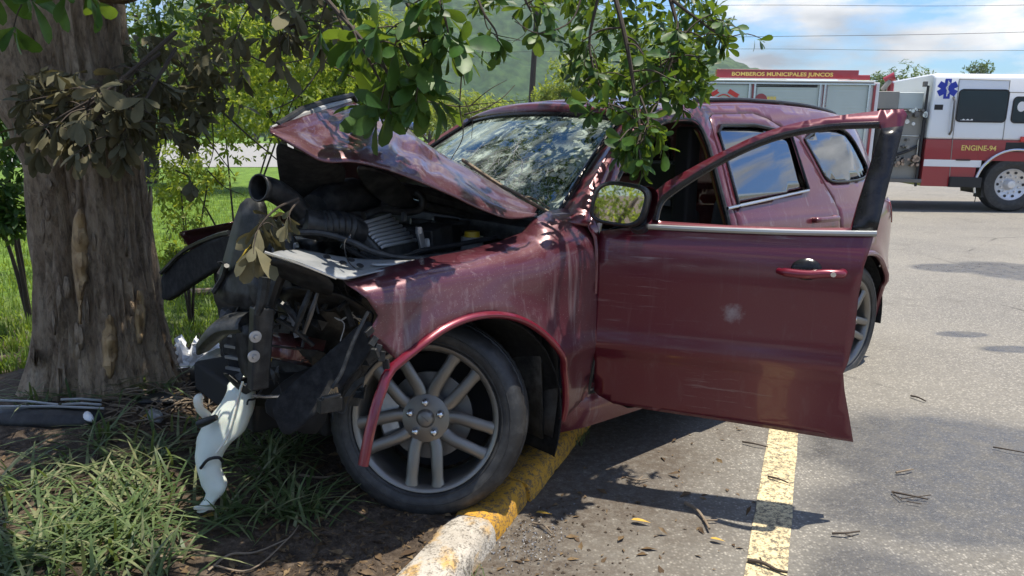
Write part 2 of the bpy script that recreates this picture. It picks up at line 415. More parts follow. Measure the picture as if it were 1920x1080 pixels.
def asphalt():
    t = NT('asphalt'); v = t.co('Object')
    agg = t.voro(85, v, out='Color'); sep = t.n.new('ShaderNodeSeparateColor'); t.l.new(agg, sep.inputs[0])
    stone = t.ramp(sep.outputs[0], [(.0, (.095, .090, .083)), (.3, (.205, .193, .173)), (.6, (.315, .296, .262)), (.93, (.52, .485, .425))])
    binder = t.ramp(t.voro(85, v), [(.20, .15), (.52, .85)])
    col = t.mix(binder, stone, (.150, .141, .127))
    fine = t.noise(420, 3, .6); col = t.mix(t.ramp(fine, [(.42, .0), (.75, .5)]), col, (.055, .052, .048))
    big = t.noise(.55, 5, .6); col = t.mix(t.ramp(big, [(.35, .0), (.7, .40)]), col, (.27, .25, .21))
    ck = t.voro(.42, t.mix(.12, v, t.noise(3, 5, .6)), 'DISTANCE_TO_EDGE'); ck = t.math('MULTIPLY', t.ramp(ck, [(.002, 1), (.009, 0)]), t.ramp(t.noise(.9, 3), [(.48, 0), (.6, .7)])); col = t.mix(ck, col, (.05, .046, .042))
    st = t.ramp(t.noise(1.9, 5, .6), [(.58, 0), (.72, .45)]); col = t.mix(st, col, (.10, .092, .08))
    # damp patch near the door and loose soil along the kerb
    wn_ = t.noise(1.25, 5, .6, None, .4)
    wet = t.ramp(wn_, [(.50, 0), (.58, 1)])
    pos = t.n.new('ShaderNodeSeparateXYZ'); t.l.new(v, pos.inputs[0])
    def around(cx, cy, rx, ry, edge=.35, k=.38):
        a = t.math('MULTIPLY', t.math('SUBTRACT', pos.outputs[0], cx), 1 / rx); b = t.math('MULTIPLY', t.math('SUBTRACT', pos.outputs[1], cy), 1 / ry)
        d = t.math('SQRT', t.math('ADD', t.math('MULTIPLY', a, a), t.math('MULTIPLY', b, b)))
        d = t.math('ADD', d, t.math('MULTIPLY', t.math('SUBTRACT', wn_, .5), k * 2.4)); return t.ramp(d, [(1 - edge, 1), (1.0, 0)])
    damp = t.math('MAXIMUM', around(2.15, 3.35, .95, .62), around(1.75, 2.75, .75, .35))
    damp = t.math('MAXIMUM', damp, around(1.25, 2.2, .35, .45))
    for q in ((5.55, 8.1, .62, .75), (6.05, 7.55, .42, .8), (3.42, 5.45, .23, .10), (3.55, 5.05, .26, .10), (5.0, 8.3, .5, .35)):
        damp = t.math('MAXIMUM', damp, around(*q, .25, .12))
    dk = t.math('MULTIPLY', damp, .62)
    col = t.mix(dk, col, (.045, .045, .047))
    # soil strewn beside the kerb: distance to the kerb line
    kd = t.math('ADD', t.math('MULTIPLY', t.math('ADD', pos.outputs[0], .03), .927), t.math('MULTIPLY', t.math('SUBTRACT', pos.outputs[1], 2.61), -.375))
    kd = t.math('ADD', kd, t.math('MULTIPLY', t.math('SUBTRACT', t.noise(2.3, 6, .65), .5), 1.5))
    near = t.ramp(pos.outputs[1], [(.0, 0), (1, 1)])
    soil = t.ramp(kd, [(.30, 1.0), (1.40, .0)])
    soil = t.math('MULTIPLY', soil, t.ramp(t.noise(26, 6, .7), [(.28, .35), (.55, 1)]))
    col = t.mix(soil, col, t.mix(t.noise(90, 4), (.032, .025, .020), (.135, .110, .086)))
    t.set(color=col, rough=t.math('SUBTRACT', .93, t.math('MULTIPLY', damp, t.ramp(t.noise(9, 5, .65), [(.36, .25), (.60, .72)]))), spec=.4)
    t.bump(t.math('ADD', t.math('MULTIPLY', binder, -.6), t.math('MULTIPLY', fine, .5)), .55, .004); return t.mat
M['asphalt'] = asphalt()
def groundmat():
    t = NT('soil_and_lawn'); v = t.co('Object')
    p = t.n.new('ShaderNodeSeparateXYZ'); t.l.new(v, p.inputs[0])
    soil = t.ramp(t.noise(22, 8, .7), [(.30, (.032, .023, .017)), (.52, (.092, .069, .051)), (.75, (.21, .165, .125))])
    grass = t.ramp(t.noise(3, 6, .65), [(.3, (.05, .09, .014)), (.55, (.11, .19, .028)), (.78, (.20, .27, .05))])
    lawn = t.ramp(t.math('ADD', p.outputs[1], t.math('MULTIPLY', t.noise(1.3, 4), 2.2)), [(.0, 0), (1, 1)])
    f = t.math('ADD', t.math('MULTIPLY', p.outputs[1], .55), t.math('MULTIPLY', t.noise(1.1, 5), 1.4)); f = t.math('SUBTRACT', f, 3.25, True)
    t.set(color=t.mix(f, soil, grass), rough=.95, spec=.2); t.bump(t.noise(60, 8, .7), .9, .02); return t.mat
M['ground'] = groundmat()
def bark():
    t = NT('tree_bark'); n1 = t.noise(11, 9, .70, t.mapv((1, 1, .30)), .9); n2 = t.noise(38, 6, .68, t.mapv((1, 1, .42)))
    col = t.ramp(n1, [(.26, (.055, .038, .026)), (.38, (.25, .18, .122)), (.56, (.46, .355, .25)), (.82, (.60, .50, .38))])
    col = t.mix(t.ramp(t.noise(2.5, 4), [(.45, 0), (.75, .55)]), col, (.56, .43, .30))
    col = t.mix(t.ramp(n2, [(.36, .5), (.52, 0)]), col, (.035, .025, .018))
    t.set(color=col, rough=.92, spec=.25); t.bump(t.math('ADD', n1, t.math('MULTIPLY', n2, .5)), 1.0, .06); return t.mat
M['bark'] = bark()
def woodscar():
    t = NT('bare_wood'); n = t.noise(26, 6, .6, t.mapv((1, 1, .10)))
    t.set(color=t.ramp(n, [(.28, (.10, .055, .025)), (.5, (.36, .24, .12)), (.8, (.52, .38, .20))]), rough=.85); t.bump(n, .8, .01); return t.mat
M['scar'] = woodscar()
M['twig'] = flat('twig_bark', (.06, .045, .034), .9, .5, 25)
M['twig_pale'] = flat('dry_twig', (.20, .155, .11), .9, .4, 25)
M['leaf'] = leafmat('glossy_green_leaf', [(.018, .055, .012), (.034, .10, .017), (.055, .14, .024), (.10, .19, .03)], .30, .32)
M['leaf_obj'] = leafmat('glossy_green_leaf_single', [(.022, .070, .016), (.040, .115, .020), (.060, .15, .028), (.11, .20, .035)], .30, .30, 0, False)
M['leaf_dusty'] = leafmat('dusty_leaf_single', [(.07, .075, .034), (.135, .118, .06), (.21, .17, .085), (.10, .10, .052)], .14, .5, .6, False, (.22, .18, .06))
M['leaf_dusty_i'] = leafmat('dusty_leaf', [(.04, .05, .022), (.085, .08, .04), (.13, .115, .06)], .15, .5, .55, True, (.22, .18, .06))
M['leaf_bright'] = leafmat('sunlit_shrub_leaf', [(.08, .135, .014), (.16, .24, .020), (.25, .32, .030), (.38, .38, .05)], .52, .45, 0, True, (.45, .52, .05))
M['leaf_far'] = leafmat('far_tree_leaf', [(.025, .06, .014), (.05, .10, .02), (.085, .145, .03), (.12, .165, .04)], .25, .6)
M['grass'] = leafmat('grass_blade', [(.06, .10, .035), (.10, .155, .055), (.17, .22, .095), (.30, .29, .16)], .25, .42, 0, True, (.30, .40, .06))
M['grass_lawn'] = leafmat('lawn_blade', [(.06, .11, .014), (.11, .19, .022), (.16, .25, .03), (.22, .28, .05)], .40, .5, 0, True, (.40, .52, .05))
M['litter'] = leafmat('fallen_leaf', [(.07, .042, .022), (.14, .09, .045), (.24, .165, .085), (.11, .075, .05)], .1, .8, 0, True, (.2, .12, .04))
M['litter_yellow'] = flat('yellow_fallen_leaf', (.48, .30, .05), .6, .3, 40)
def roadpaint(name, col, wear=.5, lo=.58):
    t = NT(name); a = t.math('ADD', t.math('MULTIPLY', t.noise(38, 7, .7), .7), t.math('MULTIPLY', t.noise(140, 3, .6), .45))
    w = t.ramp(a, [(lo, 0), (lo + .12, wear)])
    c = t.mix(t.ramp(t.noise(4, 5), [(.35, 0), (.75, .5)]), col, tuple(q * .62 for q in col)); t.set(color=t.mix(w, c, (.06, .055, .05)), rough=.85); t.bump(a, .4, .006); return t.mat
M['kerb_yellow'] = roadpaint('yellow_kerb_paint', (.56, .29, .025), .85, .54)
def kerbworn():
    t = NT('worn_white_and_yellow_kerb'); a = t.math('ADD', t.math('MULTIPLY', t.noise(30, 7, .7), .7), t.math('MULTIPLY', t.noise(120, 3, .6), .45)); c = t.mix(t.ramp(t.noise(7, 5, .6), [(.50, 0), (.60, .85)]), (.50, .46, .40), (.55, .32, .07))
    c = t.mix(t.ramp(t.noise(4, 6, .65), [(.45, 0), (.7, .6)]), c, (.20, .165, .125)); t.set(color=t.mix(t.ramp(a, [(.56, 0), (.70, .8)]), c, (.09, .075, .06)), rough=.9); t.bump(a, .6, .012); return t.mat
M['kerb_white'] = kerbworn()
M['line_yellow'] = roadpaint('cream_yellow_line_paint', (.68, .56, .33), .85, .53)
M['concrete'] = flat('pale_road', (.24, .235, .225), .9, .12, 2)
M['white_paint'] = flat('white_truck_paint', (.78, .79, .80), .3, .03, 3, coat=.6)
M['red_paint'] = flat('red_truck_paint', (.30, .012, .022), .3, .08, 3, coat=.8)
M['shutter'] = flat('grey_green_roller_shutter', (.52, .58, .56), .45, .06, 4)
M['pump_grey'] = flat('grey_pump_panel', (.26, .25, .225), .5, .12, 5)
M['brass'] = metal('pump_fittings', (.40, .30, .24), .35, 1, .4)
M['truck_glass'] = flat('dark_cab_window', (.010, .016, .028), .08, .1, spec=.45)
M['truck_rim'] = metal('polished_truck_rim', (.72, .72, .73), .42, .6, .15)
M['truck_black'] = flat('truck_black', (.012, .012, .014), .6)
M['gold'] = flat('gold_lettering', (.80, .60, .16), .5, .05)
M['blue'] = flat('blue_star', (.012, .035, .38), .5, .05)
M['white_print'] = flat('white_print', (.8, .8, .8), .5, .03)
M['red_print'] = flat('red_print', (.65, .05, .04), .5, .05)
M['pole'] = flat('dark_pole_wood', (.022, .016, .012), .9, .3, 4)
M['wire'] = flat('cable_black', (.02, .02, .022), .7)
def hillmat():
    t = NT('forested_hill'); n = t.noise(.035, 6, .62); v = t.voro(.12); n3 = t.noise(.22, 4, .6)
    c = t.ramp(n, [(.3, (.028, .060, .022)), (.5, (.055, .100, .032)), (.7, (.11, .15, .05))])
    c = t.mix(t.ramp(v, [(.25, 0), (.85, .6)]), c, (.02, .05, .022)); c = t.mix(t.ramp(n3, [(.40, .75), (.60, 0)]), c, (.012, .030, .014)); t.set(color=c, rough=1, spec=.05); return t.mat
M['hill'] = hillmat()
# ------------------------------------------------------------------ the setting
KP, KD, KN = np.array([-.03, 2.61]), np.array([.375, .927]), np.array([-.927, .375])   # kerb line: point, direction, normal towards the lawn
TREE = np.array([-2.17, 3.78])
def sm(t): t = np.clip(t, 0, 1); return t * t * (3 - 2 * t)
def gz(x, y):                                   # height of the soil
    d = (np.array([x, y]) - KP) @ KN
    if y > 9.0: d = max(d, (0.9 - x) if y > 11 else d)
    if d < .06: return -.06
    n = noise.fractal(Vector((x * 1.7, y * 1.7, 3.1)), 1.0, 2.0, 4) * .035 + noise.noise(Vector((x * 9, y * 9, 0))) * .010
    r2 = (x - TREE[0]) ** 2 + (y - TREE[1]) ** 2
    z = .066 + .045 * float(sm((d - .1) / 1.2)) + .10 * math.exp(-r2 / .55)
    fade = math.exp(-max(0, math.hypot(x, y - 3) - 8) / 10)
    return z * (.6 + .4 * fade) + n * (fade if d > .2 else d / .2 * fade)
def axis(a, b, h, lo, hi):
    core = list(np.arange(a, b + 1e-6, h)); l, k = [], h
    p = a
    while p > lo: k *= 1.35; p -= k; l.append(p)
    r, k, p = [], h, b
    while p < hi: k *= 1.35; p += k; r.append(p)
    return l[::-1] + core + r
xs, ys = axis(-6.0, 1.6, .055, -3500, 3500), axis(1.2, 8.5, .055, -60, 4500)
V = np.array([(x, y, gz(x, y)) for y in ys for x in xs])
nx_ = len(xs); I = np.arange((len(ys) - 1) * nx_).reshape(-1, nx_)[:, :-1].ravel()
g_o = link('ground', np_mesh('ground', V, np.stack([I, I + 1, I + nx_ + 1, I + nx_], 1)), M['ground']); g_o['kind'] = 'structure'

def kp(s, off=0.0): return KP + KD * s + KN * off            # point along the kerb line
lot = [kp(-8), kp(6.6), (1.15, 11.2), (.9, 34), (90, 34), (90, -14), (1, -14)]
mb = MB()
def lotgrid():
    # strips between the kerb edge and the far right, fine near the camera
    Y = list(np.arange(-8, 1.5, 1.0)) + list(np.arange(1.5, 6, .25)) + list(np.arange(6, 34.1, 1.0))
    def xl(y):
        if y < 8.7: return KP[0] + (y - KP[1]) * KD[0] / KD[1] - .10
        if y < 11.2: return 2.36 + (y - 8.7) / 2.5 * (1.15 - 2.36)
        return 1.15
    rows = []
    for y in Y:
        a = xl(y); rows.append([(a + t, y, 0.0) for t in (0, .3, .6, .9, 1.3, 1.8, 2.5, 4, 7, 12, 24, 60)])
    return rows
mb.grid(lotgrid()); o = mb.build('parking_lot', M['asphalt']); o['kind'] = 'structure'

# painted bay line
mb = MB(); a0 = np.array([.80, 2.30]); d0 = np.array([.377, .926]); w0 = np.array([.926, -.377]); rows = []
for k in range(60):
    s = -1.2 + k * .12; j1 = noise.noise(Vector((s * 9, 0, 0))) * .006; j2 = noise.noise(Vector((s * 9, 5, 0))) * .006
    p = a0 + d0 * s; rows.append([(*(p - w0 * j1), .004), (*(p + w0 * (.138 + j2)), .004)])
mb.grid(rows); o = mb.build('bay_line', M['line_yellow']); o['kind'] = 'structure'

# kerb: one long cast strip, part of it broken away from the rest
def kerb_piece(name, s0, s1, mat, shift=0, lift=0, tilt=0, seed=0):
    mb = MB(); rows = []; n = max(4, int((s1 - s0) / .03))
    prof = [(-.02, -.04), (-.012, .05), (-.004, .070), (.012, .088), (.05, .094), (.105, .093), (.150, .086), (.168, .068), (.176, .03), (.182, -.04)]
    for k in range(n + 1):
        s = s0 + (s1 - s0) * k / n; row = []; e = min(1, min(k, n - k) / 2 + .75)
        for q, (a, z) in enumerate(prof):
            j = noise.fractal(Vector((s * 7, q * .8, seed)), 1, 2, 4) * .010
            p = kp(s, (a - .08) * (1 - (1 - e) * .25) + .08 + shift + j * .6); row.append((p[0], p[1], max(-.05, z * (1 - (1 - e) * .18) + j + lift + tilt * (s - s0))))
        rows.append(row)
    mb.grid(rows); b = [len(rows) - 1, 0]
    k = len(prof); nv = len(mb.v)
    mb.f.append(tuple(range(k))); mb.m.append(0); mb.f.append(tuple(nv - k + i for i in range(k))[::-1]); mb.m.append(0)
    return mb.build(name, mat, angle=60)
kb = empty('kerb', (*kp(0), 0)); tag(kb, 'low concrete kerb painted yellow and worn white beneath the crashed car', 'kerb')
for nm, s0, s1, mt, sh, li, ti, sd in (('painted_section', .24, 6.5, 'kerb_yellow', -.006, 0, 0, 1), ('painted_section', -.10, .237, 'kerb_yellow', .006, -.006, .014, 2), ('worn_section', -.62, -.103, 'kerb_white', .002, -.004, .008, 3), ('worn_section', -3.5, -.623, 'kerb_white', -.003, 0, 0, 4)):
    o = kerb_piece(nm, s0, s1, M[mt], sh, li, ti, sd); o.parent = kb; o.matrix_parent_inverse = kb.matrix_world.inverted() if False else Matrix.Translation((-kp(0)[0], -kp(0)[1], 0))

# pale road far behind the lawn
mb = MB(); rows = []
for k in range(30):
    x = -75 + k * 3.0; rows.append([(x, 33 + .02 * x, .09), (x, 36, .14), (x, 70, .26), (x, 96, .36)])
mb.grid(rows); o = mb.build('road', M['concrete']); o['kind'] = 'structure'

# hills
def hill(name, x0, x1, y0, y1, hf, n, mdep, cell, amp):
    X = np.linspace(x0, x1, n); Yv = np.linspace(y0, y1, mdep); Vv = []
    for y in Yv:
        for x in X:
            z = hf(x, (y - y0) / (y1 - y0))
            if z > 1: d = noise.voronoi(Vector((x / cell, y / cell, z / cell * .6)))[0][0]; z += amp * (1 - min(1, d) ** 1.6) + noise.noise(Vector((x / 22, y / 22, 4))) * 3.0
            Vv.append((x, y, z))
    I = np.arange((mdep - 1) * n).reshape(-1, n)[:, :-1].ravel()
    o = link(name, np_mesh(name, np.array(Vv), np.stack([I, I + 1, I + n + 1, I + n], 1)), M['hill']); o['kind'] = 'structure'; return o
def hf1(x, t):
    top = 165 * math.exp(-((x + 110) / 190) ** 2) + 40 * math.exp(-((x - 150) / 150) ** 2) + noise.noise(Vector((x / 80, 0, 2))) * 9
    return -2 + top * float(sm(t * 1.15)) ** .9 + noise.noise(Vector((x / 60, t * 6, 0))) * 8 * t
hill('hill', -380, 420, 330, 700, hf1, 270, 110, 8.5, 6.0)
def hf2(x, t): return -2 + (44 + 20 * math.sin(x / 130 + 1)) * float(sm(t * 1.1)) + noise.noise(Vector((x / 90, t * 3, 7))) * 8
hill('hill_range', 100, 900, 720, 900, hf2, 160, 36, 12, 6.0)
# thin humid air: far things fade towards the sky
mb = MB(); mb.box((0, 400, 102), (5000, 1060, 210)); hz_ = mb.build('haze', None, None, smooth=False); hz_['kind'] = 'stuff'
hm = bpy.data.materials.new('haze_air'); hm.use_nodes = True; hn = hm.node_tree.nodes; hn.remove(hn['Principled BSDF']); pv = hn.new('ShaderNodeVolumePrincipled')
pv.inputs['Color'].default_value = (.80, .88, .97, 1); pv.inputs['Density'].default_value = .00034; pv.inputs['Anisotropy'].default_value = .2
hm.node_tree.links.new(pv.outputs[0], hn['Material Output'].inputs['Volume']); hz_.data.materials.append(hm)
# ------------------------------------------------------------------ the crashed car
suv = empty('crashed_suv', tuple(CT), (0, -CPI, CYAW))
tag(suv, 'maroon SUV with crushed front and open driver door, up against the tree', 'car')
_prof = [(.22, .84), (.32, .872), (.42, .898), (.54, .918), (.62, .936), (.655, .955), (.675, .965), (.70, .964), (.76, .954), (.86, .949), (.98, .948), (1.08, .940), (1.14, .926), (1.185, .905)]
_pz = np.array([p[0] for p in _prof]); _py = np.array([p[1] for p in _prof])
def _low(z):
    z = min(max(z, _pz[0]), _pz[-1]); i = min(max(int(np.searchsorted(_pz, z)) - 1, 0), len(_pz) - 2)
    if i in (4, 5): return float(np.interp(z, _pz, _py))
    def sl(k):
        a, b = max(k - 1, 0), min(k + 1, len(_pz) - 1)
        return (_py[b] - _py[a]) / (_pz[b] - _pz[a])
    h = _pz[i + 1] - _pz[i]; t = (z - _pz[i]) / h
    return float((2 * t ** 3 - 3 * t * t + 1) * _py[i] + (t ** 3 - 2 * t * t + t) * h * sl(i) + (-2 * t ** 3 + 3 * t * t) * _py[i + 1] + (t ** 3 - t * t) * h * sl(i + 1))
def ztop(x): return float(np.interp(-x, [.5, 1.1, 1.28, 1.66, 2.15, 2.6, 2.9, 3.4, 3.8, 4.1], [1.45, 1.62, 1.660, 1.705, 1.735, 1.742, 1.740, 1.715, 1.67, 1.62]))
def yside(x, z):
    if z <= 1.185: y = _low(z)
    else:
        t = (z - 1.185) / (ztop(x) - 1.185); t = min(t, 1.05); y = .905 - .20 * t - .055 * max(0, t) ** 5
    if x > .2: y -= .20 * ((x - .2) / .65) ** 2
    if x < -3.05: y -= .30 * ((-3.05 - x) / 1.0) ** 2
    if z > 1.185 and x < -2.4: y -= .06 * ((-2.4 - x) / 1.4) ** 2
    # lip swelling around the wheel arches
    for ax in (0.0, -3.04):
        r = math.hypot(x - ax, z - .40)
        if z > .30: y += .020 * math.exp(-((r - .50) / .07) ** 2)
    return y
def S(x, z): return np.array([x, yside(x, z), z])
def SP(pts, off=0):                              # outline of photo points -> (x, z) on the left side
    out = []
    for u, v in pts:
        g = LY(u, v, .85); out.append(tuple(fit(S, u, v, (g[0], g[2]))))
    return out
def Soff(d): return lambda x, z: np.array([x, yside(x, z) + d, z])
def arc(cx, cz, r, a0, a1, n=14): return [(cx + r * math.cos(R_(a0 + (a1 - a0) * k / n)), cz + r * math.sin(R_(a0 + (a1 - a0) * k / n))) for k in range(n + 1)]
def mirrored(o, name=None):
    me = o.data.copy(); M_ = Matrix.Diagonal((1, -1, 1, 1)); me.transform(M_); me.flip_normals()
    q = link(name or o.name.split('.')[0], me, None, o.parent)
    for md in o.modifiers:
        n = q.modifiers.new(md.name, md.type)
        if md.type == 'SOLIDIFY': n.thickness = md.thickness; n.offset = md.offset
    return q

# --- body side with door and window openings
def ztl(x): return ztop(x) - .004
front_open = [(-.655, .45), (-.655, 1.13), (-.70, 1.19), (-.98, 1.425), (-1.17, 1.55), (-1.34, 1.612), (-1.53, 1.628), (-1.585, 1.60), (-1.60, 1.50), (-1.595, 1.15), (-1.60, .62), (-1.60, .45)]
rear_cut = [(-1.65, .44), (-1.65, 1.15), (-1.655, 1.55), (-1.68, 1.645), (-1.72, 1.662), (-2.10, 1.683), (-2.22, 1.66)] + SP([(1500, 262), (1535, 325), (1568, 383), (1576, 425)]) + [(-2.74, .98)] + arc(-3.04, .40, .47, 118, 165, 8)[0:0] + [(-2.70, .80), (-2.58, .66), (-2.52, .52), (-2.50, .44)]
quarter_glass = curve2(SP([(1508, 262), (1535, 243), (1570, 240), (1594, 256), (1615, 292), (1626, 318), (1618, 334), (1588, 340), (1560, 340), (1545, 330)]), 3)
rear_arch = arc(-3.04, .40, .475, 0, 180, 24)
bd = [(-.62, .38), (-.50, .38)][0:0]
a_front = [(-.62, .42), (-.62, 1.12), (-.60, 1.175), (-.66, 1.225), (-.86, 1.40), (-1.00, 1.51), (-1.12, 1.595), (-1.17, ztl(-1.17))]
roof_e = [(x, ztl(x)) for x in np.arange(-1.25, -3.75, -.1)]
rear_e = [(-3.78, 1.655), (-3.86, 1.50), (-3.95, 1.28), (-4.02, 1.10), (-4.06, .92), (-4.12, .80), (-4.14, .60), (-4.10, .45), (-4.02, .36)]
bot = [(-3.62, .34), (-3.515, .40)] + rear_arch + [(-2.50, .36), (-1.6, .35), (-.62, .35)]
side_out = a_front + roof_e + rear_e + bot
body = panel('body_side', side_out, S, M['paint_rear'], suv, [front_open, rear_cut, quarter_glass], .035)
mirrored(body)
# --- rear door
rd_out = [(x + (.006 if x < -2 else -.006), z) for x, z in rear_cut]
rd_glass = [(-1.70, 1.215), (-1.70, 1.56), (-1.74, 1.60), (-2.04, 1.612)] + SP([(1478, 252), (1514, 352)]) + [(-2.20, 1.228)]
rd_glass = [(-1.70, 1.20), (-1.70, 1.575), (-1.75, 1.605), (-2.05, 1.617)] + SP([(1480, 250), (1498, 305), (1514, 355), (1440, 372), (1362, 390)])
rdoor = panel('rear_door', rd_out, S, M['paint_rear'], suv, [rd_glass], .035, zlines=(.655, .675))
gl = panel('window_pane', [tuple(p) for p in rd_glass], Soff(-.010), M['glass_dark'], rdoor, (), .05, solid=.003)
q = curve2(SP([(1362, 392), (1440, 375), (1514, 358)]), 4)
mb = MB(); mb.tube([S(x, z) + (0, .006, .004) for x, z in q], .008, 8); mb.build('belt_trim', M['chrome'], rdoor)
mb = MB(); mb.tube([S(x, z) + (0, .004, 0) for x, z in [(-1.70, 1.20), (-1.70, 1.57), (-1.75, 1.607), (-2.05, 1.62)] + SP([(1481, 249), (1515, 355)])], .010, 8); mb.build('window_seal', M['black_clean'], rdoor)
hz = SP([(1525, 412), (1562, 408)])
mb = MB(); c0, c1 = S(*hz[0]) + (0, .03, 0), S(*hz[1]) + (0, .03, 0)
mb.tube(cat_interp([S(*hz[0]) + (0, .0, 0), c0, (c0 + c1) / 2 + (0, .008, 0), c1, S(*hz[1])], 4), .013, 10, flat=1.2); mb.build('door_handle', M['paint_rear'], rdoor)
mirrored(rdoor, 'rear_door'); 
qg = panel('quarter_window', quarter_glass, Soff(-.008), M['glass_dark'], suv, (), .05, solid=.003)
mirrored(qg)
mb = MB(); mb.tube([S(x, z) + (0, .002, 0) for x, z in quarter_glass + quarter_glass[:2]], .008, 8); mb.build('window_seal', M['black_clean'], suv)
# wheel-arch lips of the rear
for sgn in (1, -1):
    mb = MB(); mb.tube([np.array([x, sgn * (yside(x, z) + .004), z]) for x, z in arc(-3.04, .40, .478, -4, 184, 30)], .017, 8); mb.build('arch_lip', M['paint_rear'], suv)
    mb = MB(); mb.grid([[np.array([-3.04 + .48 * math.cos(a), sgn * y, .40 + .48 * math.sin(a)]) for a in np.linspace(-.1, math.pi + .1, 24)] for y in (.90, .60)]); mb.build('arch_liner', M['cloth_black'], suv)
# --- roof
rows = []
for x in list(np.arange(-1.17, -3.76, -.1)) + [-3.78]:
    e = S(x, ztl(x)); w = e[1]; rows.append([np.array([x + (.06 * (1 - (t) ** 2) if x > -1.2 else 0) - (.05 * (1 - t * t) if x < -3.7 else 0), w * t, e[2] + .078 * (1 - abs(t) ** 2.2)]) for t in np.linspace(-1, 1, 25)])
mb = MB(); mb.grid(rows); mb.build('roof_panel', M['paint'], suv, solid=.02)
for sgn in (1, -1):
    mb = MB(); P = [(x, sgn * (yside(x, ztl(x)) - .10), ztop(x) + .030) for x in np.arange(-1.75, -3.55, -.12)]
    P = [(P[0][0] + .05, P[0][1], P[0][2] - .035)] + P + [(P[-1][0] - .05, P[-1][1], P[-1][2] - .03)]
    mb.tube(P, .012, 8); 
    for x in (-1.76, -2.6, -3.5): mb.box((x, sgn * (yside(x, ztl(x)) - .10), ztop(x) + .020), (.06, .02, .02))
    mb.build('roof_rail', M['black'], suv)
# --- hatch and rear bumper
xr = lambda z: float(np.interp(z, [.36, .45, .60, .80, .92, 1.10, 1.28, 1.50, 1.655], [-4.02, -4.10, -4.14, -4.12, -4.06, -4.02, -3.95, -3.86, -3.78]))
rows = []
for z in [.36, .45, .60, .70, .80, .86, .92, 1.0, 1.10]:
    x = xr(z); w = yside(x, z); rows.append([np.array([x - .07 * (1 - t * t) if abs(t) < 1 else x, w * t, z]) for t in np.linspace(-1, 1, 17)])
mb = MB(); mb.grid(rows); mb.build('rear_bumper', M['paint_rear'], suv, solid=.01)
rows = []
for z in [1.10, 1.2, 1.28, 1.4, 1.50, 1.6, 1.655, 1.70]:
    x = xr(z) if z < 1.66 else -3.79; w = yside(x, min(z, 1.655)); rows.append([np.array([x - .05 * (1 - t * t), w * t * (1 if z < 1.66 else .9), z]) for t in np.linspace(-1, 1, 17)])
mb = MB(); mb.grid(rows); mb.build('tailgate', M['glass_dark'], suv, solid=.006)
tl_ = [(-3.72, 1.02), (-3.70, 1.16), (-3.93, 1.18), (-4.0, 1.12), (-4.02, 1.02)]
tlo = panel('tail_lamp', tl_, Soff(.006), M['lamp_red'], suv, (), .04, solid=.01); mirrored(tlo)
# --- windshield and its frame
def ws(a, b):                                    # a across -1..1, b up 0..1
    x = -.56 - .60 * b + (.15 - .06 * b) * (1 - a * a); w = .775 - .195 * b; z = 1.185 + .432 * b + .030 * math.sin(b * math.pi) * .6 + .028 * (1 - a * a)
    return np.array([x, a * w, z])
mb = MB(); mb.grid([[ws(a, b) for a in np.linspace(-1, 1, 25)] for b in np.linspace(0, 1, 13)]); mb.build('windshield', M['windshield'], suv, solid=.004)
def roof_front(t):
    e = S(-1.17, ztl(-1.17)); return np.array([-1.17 + .06 * (1 - t * t), e[1] * t, e[2] + .078 * (1 - abs(t) ** 2.2)])
mb = MB(); mb.grid([[ws(t, 1.0) * (1 - k) + roof_front(t) * k + np.array([.012, 0, .010]) * math.sin(math.pi * k) + np.array([0, 0, .003]) for t in np.linspace(-1, 1, 25)] for k in np.linspace(0, 1, 5)]); mb.build('roof_header', M['paint'], suv, solid=.01)
mb = MB(); mb.tube([ws(a, 1.0) + (0, 0, .004) for a in np.linspace(-1, 1, 20)], .014, 8); mb.build('header_seal', M['black_clean'], suv)
for sgn in (1, -1):
    mb = MB(); rows = []
    for b in np.linspace(-.03, 1.02, 14):
        p = ws(sgn, b); xx = -.60 - .57 * min(1, max(0, b)); zz = float(np.interp(-xx, [.60, .66, .86, 1.0, 1.12, 1.17], [1.175, 1.225, 1.40, 1.51, 1.595, 1.634])); o_ = np.array([xx - .004, sgn * (yside(xx, zz) + .003), zz]); m_ = (p + o_) / 2 + np.array([.02, sgn * .022, .012])
        rows.append([p, m_, o_])
    mb.grid([[r[0], .6 * r[0] + .4 * r[1] + (0, 0, .002), r[1], .5 * r[1] + .5 * r[2] + (0, sgn * .004, 0), r[2]] for r in rows]); mb.build('a_pillar', M['paint'], suv, solid=.012)
    mb = MB(); mb.tube([ws(sgn * 1.0, b) + (.010, 0, .012) for b in np.linspace(0, 1, 14)], .010, 8); mb.build('windshield_seal', M['black_clean'], suv)
# cracks of the windshield: thin bright lines lying on the glass
mb = MB(); random.seed(3)
for k in range(75):
    a, b = random.uniform(-.2, .92), random.uniform(.03, .5); ang = random.uniform(0, 6.28); P = []
    for j in range(random.randint(4, 8)):
        P.append(ws(a, b) + (.003, 0, .004)); ang += random.uniform(-.5, .5); a += .05 * math.cos(ang); b += .05 * math.sin(ang)
        if not (-.9 < a < .95 and .02 < b < .95): break
    if len(P) > 2: mb.tube(P, .0008, 4)
mb.build('glass_crack', M['lamp_clear'], suv)
